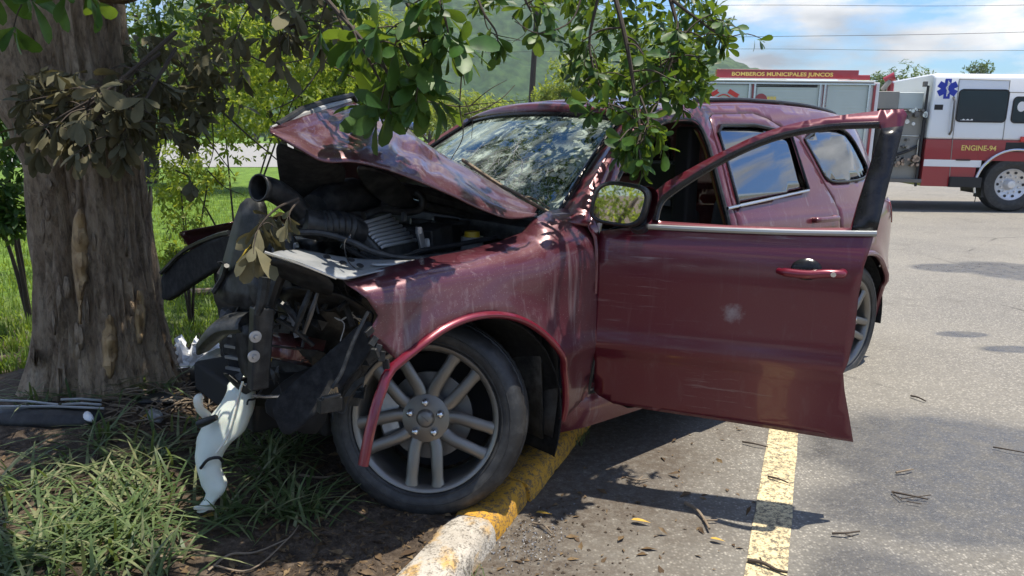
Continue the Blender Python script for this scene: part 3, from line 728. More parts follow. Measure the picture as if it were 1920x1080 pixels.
# cowl, wiper
mb = MB(); mb.grid([[ws(a, 0) + np.array([dx, 0, dz]) for a in np.linspace(-1.02, 1.02, 17)] for dx, dz in ((-.01, -.006), (.06, -.012), (.11, -.03), (.13, -.09))]); mb.build('cowl_panel', M['black_dusty'], suv, solid=.004)
for a0_, a1_ in ((.72, -.05), (-.1, -.8)):
    mb = MB(); mb.tube([ws(a0_ + (a1_ - a0_) * t, .03 + .02 * math.sin(t * 3)) + (.02, 0, .018) for t in np.linspace(0, 1, 8)], .008, 6); mb.tube([ws(a0_, .0) + (.07, 0, 0), ws(a0_ + (a1_ - a0_) * .5, .04) + (.03, 0, .026)], [.012, .006], 6); mb.build('wiper', M['black'], suv)
# --- sill, floor, firewall, inner structure
for sgn in (1, -1):
    mb = MB(); rows = []
    for x in np.linspace(-.50, -2.60, 14):
        k = 1 if x < -.6 else .97
        rows.append([(x, sgn * .80, .46), (x, sgn * .885, .452), (x, sgn * .905 * k, .43), (x, sgn * .912 * k, .37), (x, sgn * .885 * k, .29), (x, sgn * .80, .265), (x, sgn * .66, .27)])
    mb.grid(rows); mb.build('sill', M['paint'], suv, solid=.01)
mb = MB(); mb.box((-1.85, 0, .33), (2.5, 1.60, .05)); mb.build('floor_pan', M['dark'], suv)
mb = MB(); mb.grid([[(x, y, z) for y in np.linspace(-.85, .85, 9)] for x, z in ((-.45, .28), (-.42, .7), (-.46, 1.12))]); mb.build('firewall', M['black_dusty'], suv, solid=.01)
mb = MB(); mb.grid([[(x, y, z) for y in np.linspace(-.72, .72, 9)] for x, z in ((-.62, .95), (-.78, 1.10), (-.95, 1.12), (-1.05, 1.03), (-1.02, .75))]); mb.build('dashboard', M['black'], suv, solid=.02)
for sgn in (1, -1):
    mb = MB(); mb.box((-1.655, sgn * .60, 1.0), (.10, .10, 1.2)); mb.build('b_pillar_trim', M['dark'], suv, bevel=.02)
mb = MB(); P = [S(x, z) + (0, -.012, 0) for x, z in curve2(front_open + [front_open[0]], 3)]; mb.tube(P, .013, 8); mb.build('door_seal', M['black'], suv)
bp = [(-1.603, .46), (-1.603, 1.50), (-1.588, 1.60), (-1.63, 1.60), (-1.645, 1.5), (-1.645, .46)]
panel('b_pillar', bp, Soff(-.02), M['paint_clean'], suv, (), .04, solid=.03)
for x in np.arange(-1.0, -3.6, -.6)[0:0]: pass
mb = MB(); mb.grid([[(x, y * .93, ztop(x) - .03 - .02 * abs(y)) for y in np.linspace(-.66, .66, 9)] for x in np.arange(-1.2, -3.7, -.25)]); mb.build('headliner', M['dark'], suv)
def seat(x, y, name):
    t = MB(); prof = [(.30, .50), (.28, .62), (.02, .60), (-.12, .66), (-.24, 1.02), (-.27, 1.18), (-.36, 1.18), (-.36, 1.0), (-.28, .55), (-.2, .42), (.26, .42)]
    t.prism([(x + a, y - .25, z) for a, z in prof], (0, .50, 0)); s_ = t.build(name, M['seat'], suv, bevel=.05)
    h = MB(); h.box((x - .33, y, 1.31), (.10, .26, .19)); h.tube([(x - .33, y - .06, 1.16), (x - .33, y - .06, 1.26)], .008, 6); h.tube([(x - .33, y + .06, 1.16), (x - .33, y + .06, 1.26)], .008, 6); h.build('headrest', M['seat'], s_, bevel=.03)
seat(-1.40, .40, 'driver_seat'); seat(-1.40, -.40, 'passenger_seat'); seat(-2.35, .36, 'rear_seat'); seat(-2.35, -.36, 'rear_seat')
mb = MB(); Mx = Matrix.Translation((-.98, .40, 1.0)) @ Matrix.Rotation(R_(-25), 4, 'Y') @ Matrix.Rotation(R_(90), 4, 'Z'); mb.lathe([(.18 + .015 * math.cos(a), .015 * math.sin(a)) for a in np.linspace(0, 6.283, 9)[:-1]], 28, 0, Mx, True)
for a in (0, 2.2, 4.1): mb.tube([np.array(Mx @ Vector((0, 0, 0))), np.array(Mx @ Vector((.18 * math.cos(a), 0, .18 * math.sin(a))))], .016, 6)
mb.build('steering_wheel', M['dark'], suv)
# --- front fender (left), with the shoulder rolling over towards the bonnet
def zt(x): return float(np.interp(x, [-.75, -.60, -.50, -.42, -.36, -.24, -.04, .15, .32, .50], [1.235, 1.238, 1.228, 1.20, 1.15, 1.125, 1.10, 1.088, 1.065, 1.045]))
def Sf(x, z):
    t = max(0., (z - .96) / (zt(x) - .96)); base = yside(x, min(z, 1.16))
    return np.array([x, base - .03 * t ** 2 - .115 * min(t, 1.15) ** 6 + .004 * noise.noise(Vector((x * 6, z * 6, 1))), z])
def SFP(pts):
    out = []
    for u, v in pts:
        g = LY(u, v, .93); out.append(tuple(fit(Sf, u, v, (g[0], g[2]))))
    return out
top_edge = [(x, zt(x) - .002) for x in (.44, .32, .15, -.04, -.24, -.36, -.42, -.50, -.58, -.625)]
fr_front = SFP([(738, 670), (690, 626), (709, 592), (688, 560), (652, 534)])
arch_f = arc(0, .40, .486, 182, 50, 26)
fender_out = top_edge + [(-.638, 1.10), (-.640, .80), (-.636, .46), (-.615, .415), (-.52, .375)] + arch_f[0:] + fr_front[:]
fender = panel('front_fender', fender_out, Sf, M['paint_fender'], suv, (), .025, solid=.004)
P = [Sf(x, z) + (0, .006, 0) for x, z in arc(0, .40, .492, 183, 52, 30)]
P = P[:-2] + [LY(735, 690, .962), LY(717, 728, .970), LY(703, 770, .977), LY(691, 820, .982), LY(681, 872, .985)]
mb = MB(); mb.tube(cat_interp(P, 2), [.017] * 57 + [.020] * (len(cat_interp(P, 2)) - 57), 10, flat=.8); mb.build('arch_trim', M['paint_clean'], suv)
o = mirrored(fender)
mb = MB(); mb.grid([[np.array([r * math.cos(a), y, .40 + r * math.sin(a)]) for a in np.linspace(math.pi * .38, math.pi * 1.12, 22)] for y, r in ((.925, .475), (.90, .49), (.70, .47), (.52, .44))]); mb.build('arch_liner', M['cloth_black'], suv, solid=.004)
mb = MB(); mb.grid([[np.array([-.46 + .02 * math.sin(z * 9), y, z]) for y in (.90, .7, .50)] for z in np.linspace(.30, .86, 8)]); mb.build('splash_guard', M['black'], suv, solid=.006)
# --- bonnet, buckled upwards and folded at its nose
HST = [((1003, 405, .79), (1003, 399, .74), (1006, 392, .62)), ((955, 409, .79), (950, 381, .69), (950, 358, .52)), ((900, 391, .785), (895, 353, .67), (892, 323, .46)),
       ((850, 367, .78), (843, 325, .645), (832, 290, .41)), ((808, 349, .77), (797, 300, .62), (782, 257, .37)), ((757, 328, .76), (750, 278, .60), (747, 237, .34)),
       ((713, 313, .75), (704, 258, .585), (698, 213, .31)), ((663, 303, .74), (650, 250, .57), (664, 192, .27)), ((608, 302, .72), (597, 258, .59), (632, 196, .33)),
       ((560, 278, .69), (555, 245, .60), (580, 212, .42)), ((507, 247, .655), (507, 243, .64), (509, 239, .62))]
rows = []
for k, st in enumerate(HST):
    a, b, c = [LY(*q) for q in st]
    rows.append([a, a * .5 + b * .5 + np.array([0, .014, .004]) * (1 if k < 10 else 0), b, b * .5 + c * .5 + np.array([0, .010, .012]) * (1 if k < 10 else 0), c])
cols = [cat_interp([r[j] for r in rows], 6) for j in range(5)]
G = [[cols[j][i] for j in range(5)] for i in range(len(cols[0]))]
G = [cat_interp(r, 4) for r in G]
nr = len(G)
for i in range(nr):
    for j in range(len(G[0])):
        w = math.sin(math.pi * j / (len(G[0]) - 1)) * math.sin(math.pi * min(1, max(0, (i - 4) / (nr - 10)))); p = G[i][j]
        jj = j / (len(G[0]) - 1); rip = .0055 * math.exp(-((jj - .74) / .2) ** 2) * math.sin(j * 1.7 + i * .33 + 2 * noise.noise(Vector((i * .12, j * .2, 0)))) * min(1, max(0, (i - 6) / 10)) * (1 if jj < 1 else 0)
        p = p + np.array([0, .6, .8]) * rip
        G[i][j] = p + np.array([0, .6, .8]) * w * (.018 * noise.noise(Vector((i * .16, j * .30, 3))) + .022 * (.5 - abs(noise.noise(Vector((i * .20 + j * .22, j * .10 - i * .05, 8)))) * 2) * (1 if i > 20 else .25))
mb = MB(); mb.grid(G)
far = []
for i in range(0, 7 * 6 + 1):
    r = G[i][-1]; t = i / 42
    far.append([r, r + (-.02 - .05 * t, -.20, -.005 - .02 * t), r + (-.05 - .10 * t, -.55, -.03 - .10 * t), r + (-.06 - .25 * t, -.95 + .1 * t, -.08 - .20 * t), r + (-.06 - .34 * t, -1.22 + .25 * t, -.12 - .30 * t)])
mb.grid([cat_interp(r, 3) for r in far])
hood = mb.build('bonnet', M['paint_hood'], suv, solid=.006, angle=50)
mb = MB(); mb.tube([LY(u, v, y) for u, v, y in ((520, 234, .60), (567, 206, .43), (615, 190, .34), (660, 179, .26), (668, 190, .25))], [.010, .014, .013, .012, .008], 8); mb.build('bonnet_dark_fold', M['black'], hood)  # dark tube standing in for the thin fold above the bonnet edge
mb = MB(); mb.tube([LY(u, v, y) for u, v, y in ((509, 240, .625), (560, 219, .47), (612, 202, .37), (656, 189, .28))], [.006, .012, .013, .010], 8); mb.build('bonnet_lip', M['grey_sheet'], hood)  # grey strip: the light along the bonnet edge put into its colour
mb = MB(); gp = [[(516, 262, .62), (540, 275, .63), (608, 303, .64), (650, 306, .55)], [(520, 300, .50), (545, 315, .50), (600, 335, .50), (645, 335, .45)], [(524, 345, .42), (555, 362, .40), (600, 365, .38), (640, 360, .36)], [(535, 385, .40), (565, 392, .36), (605, 388, .34), (640, 380, .32)]]
mb.grid([[LY(*q) for q in r] for r in gp]); mb.build('bonnet_liner', M['cloth_black'], hood, sub=2, solid=.006)
mb = MB(); gp = [[(664, 306, .58), (700, 312, .56), (745, 330, .50)], [(672, 335, .50), (712, 345, .48), (760, 352, .44)], [(700, 368, .42), (735, 378, .40), (778, 378, .38)], [(745, 392, .38), (765, 395, .36), (790, 395, .34)]]
mb.grid([[LY(*q) for q in r] for r in gp]); mb.build('insulation_flap', M['black_dusty'], hood, sub=2, solid=.008)

# --- front door, swung wide open about its hinge
HX, HY, OPEN = -.640, .935, R_(60)
def D(s, z, off=0.0):
    p = np.array([HX - s, (yside(HX - s, z) if z < 1.185 else .905 - .46 * (z - 1.185)) + off, z]); r = p - (HX, HY, 0); c, q = math.cos(-OPEN), math.sin(-OPEN)
    return np.array([HX + r[0] * c - r[1] * q, HY + r[0] * q + r[1] * c, z])
M['paint_door'] = paint('maroon_paint_door', .10, .55, coat=.65, marks=[(*D(.545, .865), .050)])  # horizontal scuffs, also standing in for pale highlight streaks
def DP(pts):
    out = []
    for u, v in pts:
        out.append(tuple(fit(D, u, v, ((u - 1118) / 480, (760 - v) / 290 + .42))))
    return out
Doff = lambda d: (lambda s, z: D(s, z, d))
nrm = D(.5, .9, .1) - D(.5, .9)
low = DP([(1600, 829), (1592, 780), (1584, 735), (1581, 700), (1590, 680), (1602, 630), (1610, 555), (1620, 500), (1637, 447), (1668, 335), (1690, 250), (1701, 215)])
topf = curve2(DP([(1694, 204), (1645, 208), (1570, 217), (1500, 228.5), (1425, 251), (1350, 286), (1290, 318), (1250, 341), (1222, 364)]), 3)
frt = DP([(1212, 392), (1196, 424)])
bott = DP([(1500, 813), (1360, 790), (1240, 772), (1150, 757)])
door_out = [(.004, 1.15)] + [(.004, .60), (.004, .465), (.02, .447)] + bott[::-1] + low + topf + frt
hole = curve2(DP([(1232, 414), (1240, 385), (1262, 363), (1335, 316), (1404, 281), (1472, 257), (1558, 242), (1640, 238), (1652, 244), (1640, 280), (1607, 383), (1595, 427)]), 2) + DP([(1500, 427), (1360, 422)])
fdoor = panel('front_door', door_out, D, M['paint_door'], suv, [hole], .03, nfun=nrm, solid=.012, zlines=(.655, .675))
inner = panel('inner_door_panel', [(s * .97 + .01, .46 + (z - .46) * .985) for s, z in [(.004, 1.15), (.004, .48)] + bott[::-1] + low[:9] + DP([(1640, 432), (1230, 420)])], Doff(-.055), M['dark'], fdoor, (), .06, nfun=-nrm, solid=.03)
ap = DP([(1651, 243), (1655, 240), (1694, 236), (1690, 255), (1668, 338), (1645, 431), (1596, 431), (1608, 383), (1640, 280)])
panel('door_post_cover', ap, Doff(.004), M['black_clean'], fdoor, (), .04, nfun=nrm, solid=.004)
sealp = DP([(1229, 414), (1237, 384), (1260, 360), (1335, 312), (1404, 277), (1472, 253), (1558, 238), (1648, 234)])
mb = MB(); mb.tube([D(s, z, .004) for s, z in curve2(sealp, 3)], .0135, 8, flat=1.0); mb.build('window_seal', M['black_clean'], fdoor)
bl = DP([(1196, 424), (1300, 429), (1400, 433), (1500, 436), (1643, 438)])
mb = MB(); mb.tube([D(s, z, .008) for s, z in curve2(bl, 3)], .011, 8); mb.build('belt_trim', M['belt'], fdoor)
hr = DP([(1460, 508), (1580, 512)]); rc = DP([(1512, 505)])[0]
recess = [(rc[0] + .055 * math.cos(a), rc[1] + .040 * math.sin(a)) for a in np.linspace(0, 6.28, 21)[:-1]]
panel('handle_recess', recess, Doff(.0015), M['black_clean'], fdoor, (), .03, nfun=nrm, solid=.001)
s0, z0 = hr[0]; s1, z1 = hr[1]
mb = MB(); P = [D(s0, z0, .0), D(s0 + .02, z0, .022), D(s0 + .10, z0, .040), D(s1 - .06, z1, .040), D(s1 - .01, z1, .030), D(s1, z1, .0)]
mb.tube(cat_interp(P, 4), [.013] * 4 + [.017] * 13 + [.018] * 4, 12, flat=.95); hnd = mb.build('door_handle', M['paint_clean'], fdoor)
mb = MB(); c = D(s1 - .035, z1, .048); n_ = nrm / np.linalg.norm(nrm); mb.tube([c, c + n_ * .010], .0095, 14); mb.build('lock_cylinder', M['chrome'], hnd)
# door mirror: pushed round so that its glass faces the photographer
mc = LY(1160, 383, 1.12); 
def wdir(v): return CR.T @ np.asarray(v, float)
n_m = wdir(np.array([-.06, -1.0, .03])); n_m /= np.linalg.norm(n_m); upm = wdir((.16, 0, 1)); upm = upm - n_m * (upm @ n_m); upm /= np.linalg.norm(upm); rt = np.cross(upm, n_m)
def mshape(sc, k, px=0): 
    return [(.100 * math.copysign(abs(math.cos(a)) ** .55, math.cos(a)) * sc + px + .012 * math.sin(a), .078 * math.copysign(abs(math.sin(a)) ** .6, math.sin(a)) * sc) for a in np.linspace(0, 2 * math.pi, k + 1)[:-1]]
rows = []
for sc, dep, px in ((.86, .004, 0), (.96, .010, 0), (1.06, -.005, .004), (1.08, -.05, .016), (.98, -.09, .03), (.68, -.12, .045), (.25, -.13, .05)):
    rows.append([mc + rt * a + upm * b + n_m * dep for a, b in mshape(sc, 28, px)])
mb = MB(); mb.grid(rows, closed_u=True); mir = mb.build('door_mirror', M['black'], fdoor)
mb = MB(); ms = mshape(.88, 28); mb.add([mc + rt * a + upm * b + n_m * .006 for a, b in ms], [tuple(range(28))]); mb.build('mirror_glass', M['mirror'], mir)
rows = [[mc + rt * (a * .8 + .05) + upm * (b + .005) + n_m * dep for a, b in mshape(sc, 28, .02)] for sc, dep in ((.98, -.035), (1.0, -.07), (.88, -.11), (.55, -.135), (.1, -.145))]
mb = MB(); mb.grid(rows, closed_u=True); mb.build('mirror_shell', M['paint_clean'], mir)
mb = MB(); e = LY(1215, 428, 1.04); mb.tube(cat_interp([mc + rt * .09 - upm * .055 - n_m * .06, LY(1200, 425, 1.08), LY(1240, 430, 1.05), LY(1290, 431, 1.09)], 4), [.035] * 4 + [.028] * 4 + [.016] * 5, 10); mb.build('mirror_arm', M['black'], mir)
# far mirror of the passenger side
mb = MB(); pm = LY(726, 205, -.55); rows = [[pm + np.array([dx, a * sc * .9, b * sc * 1.25]) for a, b in mshape(1, 24)] for sc, dx in ((.95, -.06), (1.05, -.02), (1.0, .05), (.55, .10), (.1, .11))]
mb.grid(rows, closed_u=True); pmo = mb.build('passenger_mirror', M['black_clean'], suv)
mb = MB(); mb.tube([pm + (-.02, .03, -.06), pm + (-.10, .18, -.20), (-.70, -.86, 1.20)], [.03, .03, .03], 8); mb.build('mirror_arm', M['black'], pmo)
mb = MB(); mb.grid([[LY(755, 226, -.80), LY(772, 228, -.80), LY(797, 243, -.80)], [LY(762, 240, -.78), LY(780, 246, -.78), LY(800, 258, -.78)]]); mb.build('passenger_door_glass', M['glass_dark'], suv, solid=.004)

# --- wheels
def wheel_mesh(root, hubcap=True, simple=False):
    nseg = 110
    prof = [(.281, .100), (.288, .113), (.300, .123), (.318, .130), (.345, .129), (.362, .121), (.374, .108), (.381, .094), (.3845, .075), (.3850, .052), (.377, .050), (.377, .043), (.386, .041), (.3865, .006), (.378, .004), (.378, -.004), (.3865, -.006), (.386, -.041), (.377, -.043), (.377, -.050), (.385, -.052), (.381, -.094), (.362, -.121), (.318, -.130), (.278, -.114), (.268, -.100)]
    mb = MB(); vs, fs = [], []
    for i, (r, y) in enumerate(prof):
        for j in range(nseg):
            a = 2 * math.pi * j / nseg; rr = r
            if r > .360 and abs(y) > .05 and abs(y) < .125 and j % 2 == 0: rr -= .0042
            vs.append((rr * math.cos(a), y, rr * math.sin(a)))
    for i in range(len(prof) - 1):
        for j in range(nseg): fs.append((i * nseg + j, (i + 1) * nseg + j, (i + 1) * nseg + (j + 1) % nseg, i * nseg + (j + 1) % nseg))
    mb.add(vs, fs); ty = mb.build('tyre', M['tyre'], root, angle=28)
    # raised rings on the sidewall
    mb = MB(); mb.lathe([(.330 + .002 * math.cos(a), .1305 + .002 * math.sin(a)) for a in np.linspace(0, 6.28, 7)[:-1]], 80, closed=True); mb.lathe([(.298 + .0025 * math.cos(a), .1225 + .0025 * math.sin(a)) for a in np.linspace(0, 6.28, 7)[:-1]], 80, closed=True); mb.build('sidewall_ring', M['tyre'], ty)
    mb = MB(); mb.lathe([(.262, .098), (.270, .106), (.274, .112), (.271, .118), (.262, .117), (.252, .108), (.246, .085), (.240, .02), (.238, -.10), (.268, -.11)], 64); rim = mb.build('rim', M['rim'], root); rim.scale = (1.045, 1, 1.045)
    for k in range(5):
        a0 = R_(90 + 36 + 72 * k); ca, sa = math.cos(a0), math.sin(a0)
        for sg in (-1, 1):
            P, Rr = [], []
            for t in np.linspace(0, 1, 13):
                r = .060 + .190 * t; off = float(np.interp(t, [0, .12, .28, 1], [.018, .033, .041, .050])) * sg; y = .090 + .010 * math.sin(t * math.pi * .7) + .008 * t
                P.append((r * ca - off * sa, y - .008, r * sa + off * ca)); Rr.append(.0250 - .0035 * t + .006 * max(0, t - .85) / .15)
            mb = MB(); mb.tube(P, Rr, 12, flat=.55, up=(0, 1, 0)); mb.build('spoke', M['rim'], rim)
    mb = MB(); mb.lathe([(.0, .118), (.028, .117), (.033, .112), (.036, .106), (.066, .105), (.092, .098), (.100, .075), (.08, .03)], 40); mb.build('hub', M['rim'], root)
    mb = MB(); mb.lathe([(.0, .1215), (.022, .121), (.028, .118)], 28); mb.tube([(-.014, .1220, -.010), (.013, .1220, .011)], .0018, 6); mb.build('centre_cap', M['rim'], root)
    for k in range(5):
        a = R_(90 + 72 * k); c = (.062 * math.cos(a), 0, .062 * math.sin(a)); mb = MB(); mb.tube([(c[0], .098, c[2]), (c[0], .118, c[2]), (c[0], .128, c[2]), (c[0], .132, c[2])], [.0155, .0155, .012, .006], 14); mb.build('lug_nut', M['chrome'], root)
    mb = MB(); mb.lathe([(.05, .035), (.085, .035), (.17, .03), (.17, .005), (.08, .0)], 48); mb.build('brake_disc', M['steel'], root)
    mb = MB(); mb.grid([[(r * math.cos(a), y, r * math.sin(a)) for a in np.linspace(R_(-28), R_(32), 10)] for r, y in ((.10, .05), (.12, .068), (.185, .068), (.20, .04), (.20, -.03))]); mb.build('brake_caliper', M['alu'], root, solid=.02)
    mb = MB(); mb.lathe([(.0, -.10), (.12, -.10), (.236, -.105)], 32); mb.build('backing_plate', M['dark'], root)
def frame_from(n, up=(0, 0, 1)):
    y = np.asarray(n, float); y = y / np.linalg.norm(y); z = np.asarray(up, float); z = z - y * (z @ y); z /= np.linalg.norm(z); x = np.cross(y, z); return np.stack([x, y, z], 1)
az, el = R_(-96), R_(11)
nw = np.array([math.cos(el) * math.cos(az), math.cos(el) * math.sin(az), math.sin(el)])
wc = EYE + ray(797, 785) * 2.83 - nw * .112
fw = empty('front_wheel', (0, 0, 0)); fw.parent = suv
Rw = CR.T @ frame_from(nw); cl = toL(wc); Mw = Matrix([[*Rw[0], cl[0]], [*Rw[1], cl[1]], [*Rw[2], cl[2]], [0, 0, 0, 1]])
fw.matrix_local = Mw; wheel_mesh(fw)
def place_wheel(name, src, loc, flip):
    w = empty(name, loc, (0, 0, math.pi if flip else 0)); w.parent = suv
    for ch in list(src.children):
        c = ch.copy(); COL.objects.link(c); c.parent = w
        for g in ch.children:
            d = g.copy(); COL.objects.link(d); d.parent = c
place_wheel('rear_wheel', fw, (-3.04, .79, .42), False)
place_wheel('rear_wheel', fw, (-3.04, -.79, .42), True)
place_wheel('front_wheel', fw, (-.10, -.79, .42), True)
# --- what shows in the broken engine bay
def T(name, pts, r, mat, n=10, k=4, par=None, flat=1.0):
    P = [LY(*p) for p in pts]; C = cat_interp(P, k) if len(P) > 2 else P
    rr = r if not hasattr(r, '__len__') else list(np.interp(np.linspace(0, 1, len(C)), np.linspace(0, 1, len(r)), r))
    mb = MB(); mb.tube(C, rr, n, flat=flat); return mb.build(name, M[mat], par or suv)
def SH(name, gp, mat, sub=1, solid=.006, par=None, angle=50):
    mb = MB(); mb.grid([[LY(*q) for q in r] for r in gp]); return mb.build(name, M[mat], par or suv, sub=sub, solid=solid, angle=angle)
# inner wing and tower behind the fender, engine block, radiator, cross-members
SH('inner_wing', [[(560, 500, .60), (700, 490, .66), (850, 478, .70), (985, 445, .72)], [(560, 560, .55), (700, 560, .58), (850, 560, .60), (985, 540, .62)], [(560, 660, .50), (700, 660, .52), (850, 660, .55), (985, 640, .58)]], 'black_dusty', 1, .01)
mb = MB(); mb.box((.12, -.05, .78), (.62, .62, .46), (0, .06, .25)); mb.box((.10, -.02, 1.04), (.46, .40, .12), (.1, .05, .3)); eng = mb.build('engine_block', M['black_dusty'], suv, bevel=.03)
for k in range(4):
    mb = MB(); mb.tube([(.32 - .13 * k, .22, 1.02), (.33 - .13 * k, .10, 1.12), (.30 - .13 * k, -.10, 1.13)], .032, 10); mb.build('intake_runner', M['black'], eng)
mb = MB(); mb.box((.30, .05, .72), (.06, .70, .50), (0, .10, .45)); mb.build('radiator', M['black'], suv, bevel=.01)
rad_o = bpy.data.objects['radiator']
for k in range(9):
    mb = MB(); mb.box((.34, .07, .50 + k * .05), (.012, .64, .012), (0, .1, .45)); mb.build('radiator_fin', M['alu'], rad_o)
# air box with its ribbed lid
A = LY(668, 421, .56); B = LY(729, 402, .44); C = LY(783, 455, .50); Dp = LY(714, 469, .63)
mb = MB(); dn_ = np.array([.0, .02, -.12]); mb.prism([A, B, C, Dp], dn_); ab = mb.build('air_box', M['black_dusty'], suv, bevel=.012)
nl = np.cross(B - A, Dp - A); nl /= np.linalg.norm(nl); nl *= (1 if nl[2] > 0 else -1)
for k in range(8):
    t = (k + .5) / 8; a = A + (Dp - A) * t; b = B + (C - B) * t; mb = MB(); mb.tube([a + (b - a) * .03 + nl * .002, a + (b - a) * .06 + nl * .010, a + (b - a) * .94 + nl * .010, a + (b - a) * .97 + nl * .002], .0072, 8); mb.build('lid_rib', M['grey_sheet'], ab)
# corrugated duct and pipes
P = cat_interp([LY(568, 418, .58), LY(600, 424, .585), LY(640, 425, .58), LY(672, 438, .56)], 12); mb = MB(); n_ = len(P)
mb.tube(P, [.050 + (.006 if (k % 3 == 0 and 9 < k < 30) else 0) for k in range(n_)], 18); mb.build('corrugated_duct', M['rubber'], suv)
mb = MB(); mb.lathe([(.056 + .004 * math.cos(a), .008 * math.sin(a)) for a in np.linspace(0, 6.28, 9)[:-1]], 24, 0, Matrix.Translation(LY(655, 432, .57)) @ Matrix.Rotation(R_(60), 4, 'Z'), True); mb.build('hose_clamp', M['chrome'], suv)
P = [LY(484, 352, .62), LY(510, 356, .60), LY(540, 375, .57), LY(566, 400, .55), LY(578, 420, .56)]; C_ = cat_interp(P, 6); mb = MB(); mb.tube(C_, [.046, .046, .042] + [.040] * (len(C_) - 3), 16, cap=False); mb.build('intake_pipe', M['rubber'], suv, solid=.006)
T('throttle_duct', [(590, 392, .50), (625, 372, .44), (662, 365, .36), (690, 372, .28)], [.055, .062, .066, .060], 'rubber', 16)
T('coolant_hose', [(548, 436, .62), (600, 437, .63), (655, 452, .66), (700, 472, .69), (760, 484, .71), (850, 483, .73), (930, 468, .74), (975, 452, .74)], .012, 'rubber', 8)
T('heater_hose', [(682, 405, .45), (715, 393, .43), (760, 398, .42), (788, 392, .42), (792, 372, .42), (780, 360, .40)], .016, 'rubber', 10)
T('wiring_loom', [(640, 460, .62), (700, 490, .66), (740, 486, .68), (790, 470, .62), (840, 462, .60), (930, 445, .60)], .010, 'black', 8)
T('wiring_loom', [(560, 470, .60), (600, 478, .62), (650, 500, .66), (690, 490, .66)], .008, 'rubber', 8)
mb = MB(); c = LY(806, 450, .48); mb.box(c, (.16, .13, .12), (0, .1, .4)); bt = mb.build('battery', M['black'], suv, bevel=.01)
mb = MB(); mb.box(LY(789, 447, .58), (.035, .012, .075), (.1, .2, .4)); mb.box(LY(785, 432, .58), (.02, .02, .03)); mb.build('battery_clamp', M['alu'], bt, bevel=.003)
mb = MB(); c = LY(885, 448, .52); mb.tube([c + (0, 0, -.06), c + (0, 0, .01)], [.05, .048], 16); br = mb.build('brake_reservoir', M['lamp_clear'], suv)
mb = MB(); mb.tube([c + (0, 0, .01), c + (0, 0, .032)], [.034, .032], 16); mb.build('filler_cap', M['yellow_cap'], br)
T('strut_brace', [(760, 380, .35), (860, 400, .40), (960, 430, .48)], .018, 'black_dusty', 8)
T('cowl_rail', [(700, 345, .30), (800, 365, .35), (900, 395, .42), (985, 425, .60)], .03, 'black_dusty', 8)
T('hose_run', [(770, 415, .38), (830, 420, .42), (900, 418, .46), (960, 430, .55)], .014, 'rubber', 8)
SH('fuse_box', [[(815, 405, .40), (860, 410, .42)], [(822, 445, .44), (868, 448, .46)], [(826, 470, .48), (868, 470, .50)]], 'black', 0, .03)
SH('wing_gutter', [[(690, 490, .76), (790, 488, .77), (880, 476, .775), (980, 446, .775)], [(690, 500, .785), (790, 494, .79), (880, 481, .79), (984, 449, .79)]], 'grey_sheet', 1, .004)
# bent grey shelf (lamp carrier) ahead of the fender
mb = MB(); gp = [[(497, 474, .80), (540, 467, .70), (580, 470, .64), (640, 482, .64), (700, 487, .68), (770, 486, .74)], [(530, 486, .83), (575, 484, .76), (620, 490, .72), (665, 497, .72), (715, 497, .74), (765, 492, .77)], [(580, 500, .85), (610, 503, .84), (640, 508, .83), (672, 510, .81), (712, 504, .80), (760, 495, .80)], [(628, 521, .86), (640, 523, .86), (652, 524, .86), (680, 515, .84), (712, 508, .82), (755, 497, .81)]]
mb.grid([[LY(*q) for q in r] for r in gp]); sh = mb.build('lamp_carrier', M['grey_sheet'], suv, sub=2, solid=.004)
T('carrier_edge', [(496, 473, .805), (560, 494, .845), (630, 522, .865)], .005, 'chrome', 6, 4, sh)
for u, v in ((610, 489), (640, 500), (672, 505), (655, 494)):
    mb = MB(); c = LY(u, v, .775); mb.lathe([(0, .001), (.013, .001)], 12, 0, Matrix.Translation(c + (0, .012, .014)) @ Matrix.Rotation(R_(60), 4, 'X')); mb.build('carrier_hole', M['dark'], sh)
SH('carrier_skirt', [[(500, 478, .79), (560, 496, .83), (628, 524, .85)], [(510, 505, .77), (565, 522, .80), (625, 545, .82)], [(520, 520, .72), (570, 540, .74), (620, 560, .76)]], 'black', 1, .006)
# upright bracket with two discs, front member, curved beam arm, bumper cover
mb = MB(); A, B = LY(487, 575, .66), LY(478, 725, .66); ax = B - A
mb.prism([A + (-.033, 0, 0), A + (.036, 0, .01), B + (.030, 0, 0), B + (-.030, 0, 0)], (0, .05, 0)); brk = mb.build('front_bracket', M['black'], suv, bevel=.008)
for u, v in ((478.5, 631), (475.5, 668)):
    c = LY(u, v, .722); mb = MB(); mb.lathe([(0, .012), (.006, .012), (.008, .006), (.019, .005), (.020, 0)], 20, 0, Matrix.Translation(c)); mb.build('mounting_disc', M['alu'], brk)
SH('frame_rail', [[(508, 622, .56), (560, 628, .56), (612, 638, .56)], [(508, 645, .60), (560, 651, .60), (606, 660, .60)], [(508, 668, .60), (558, 676, .60), (598, 684, .60)], [(510, 674, .50), (558, 684, .50), (595, 690, .50)]], 'rail_red', 0, .012, angle=20)
T('rail_crease', [(508, 648, .606), (560, 655, .606), (604, 664, .606)], .004, 'black', 6)
mb = MB(); P = cat_interp([LY(372, 663, .30), LY(396, 634, .34), LY(428, 608, .42), (LY(470, 603, .52))], 6); mb.tube(P, list(np.interp(np.linspace(0, 1, len(P)), [0, .15, .5, 1], [.012, .045, .062, .060])), 12, flat=.55); mb.build('beam_arm', M['black_dusty'], suv)
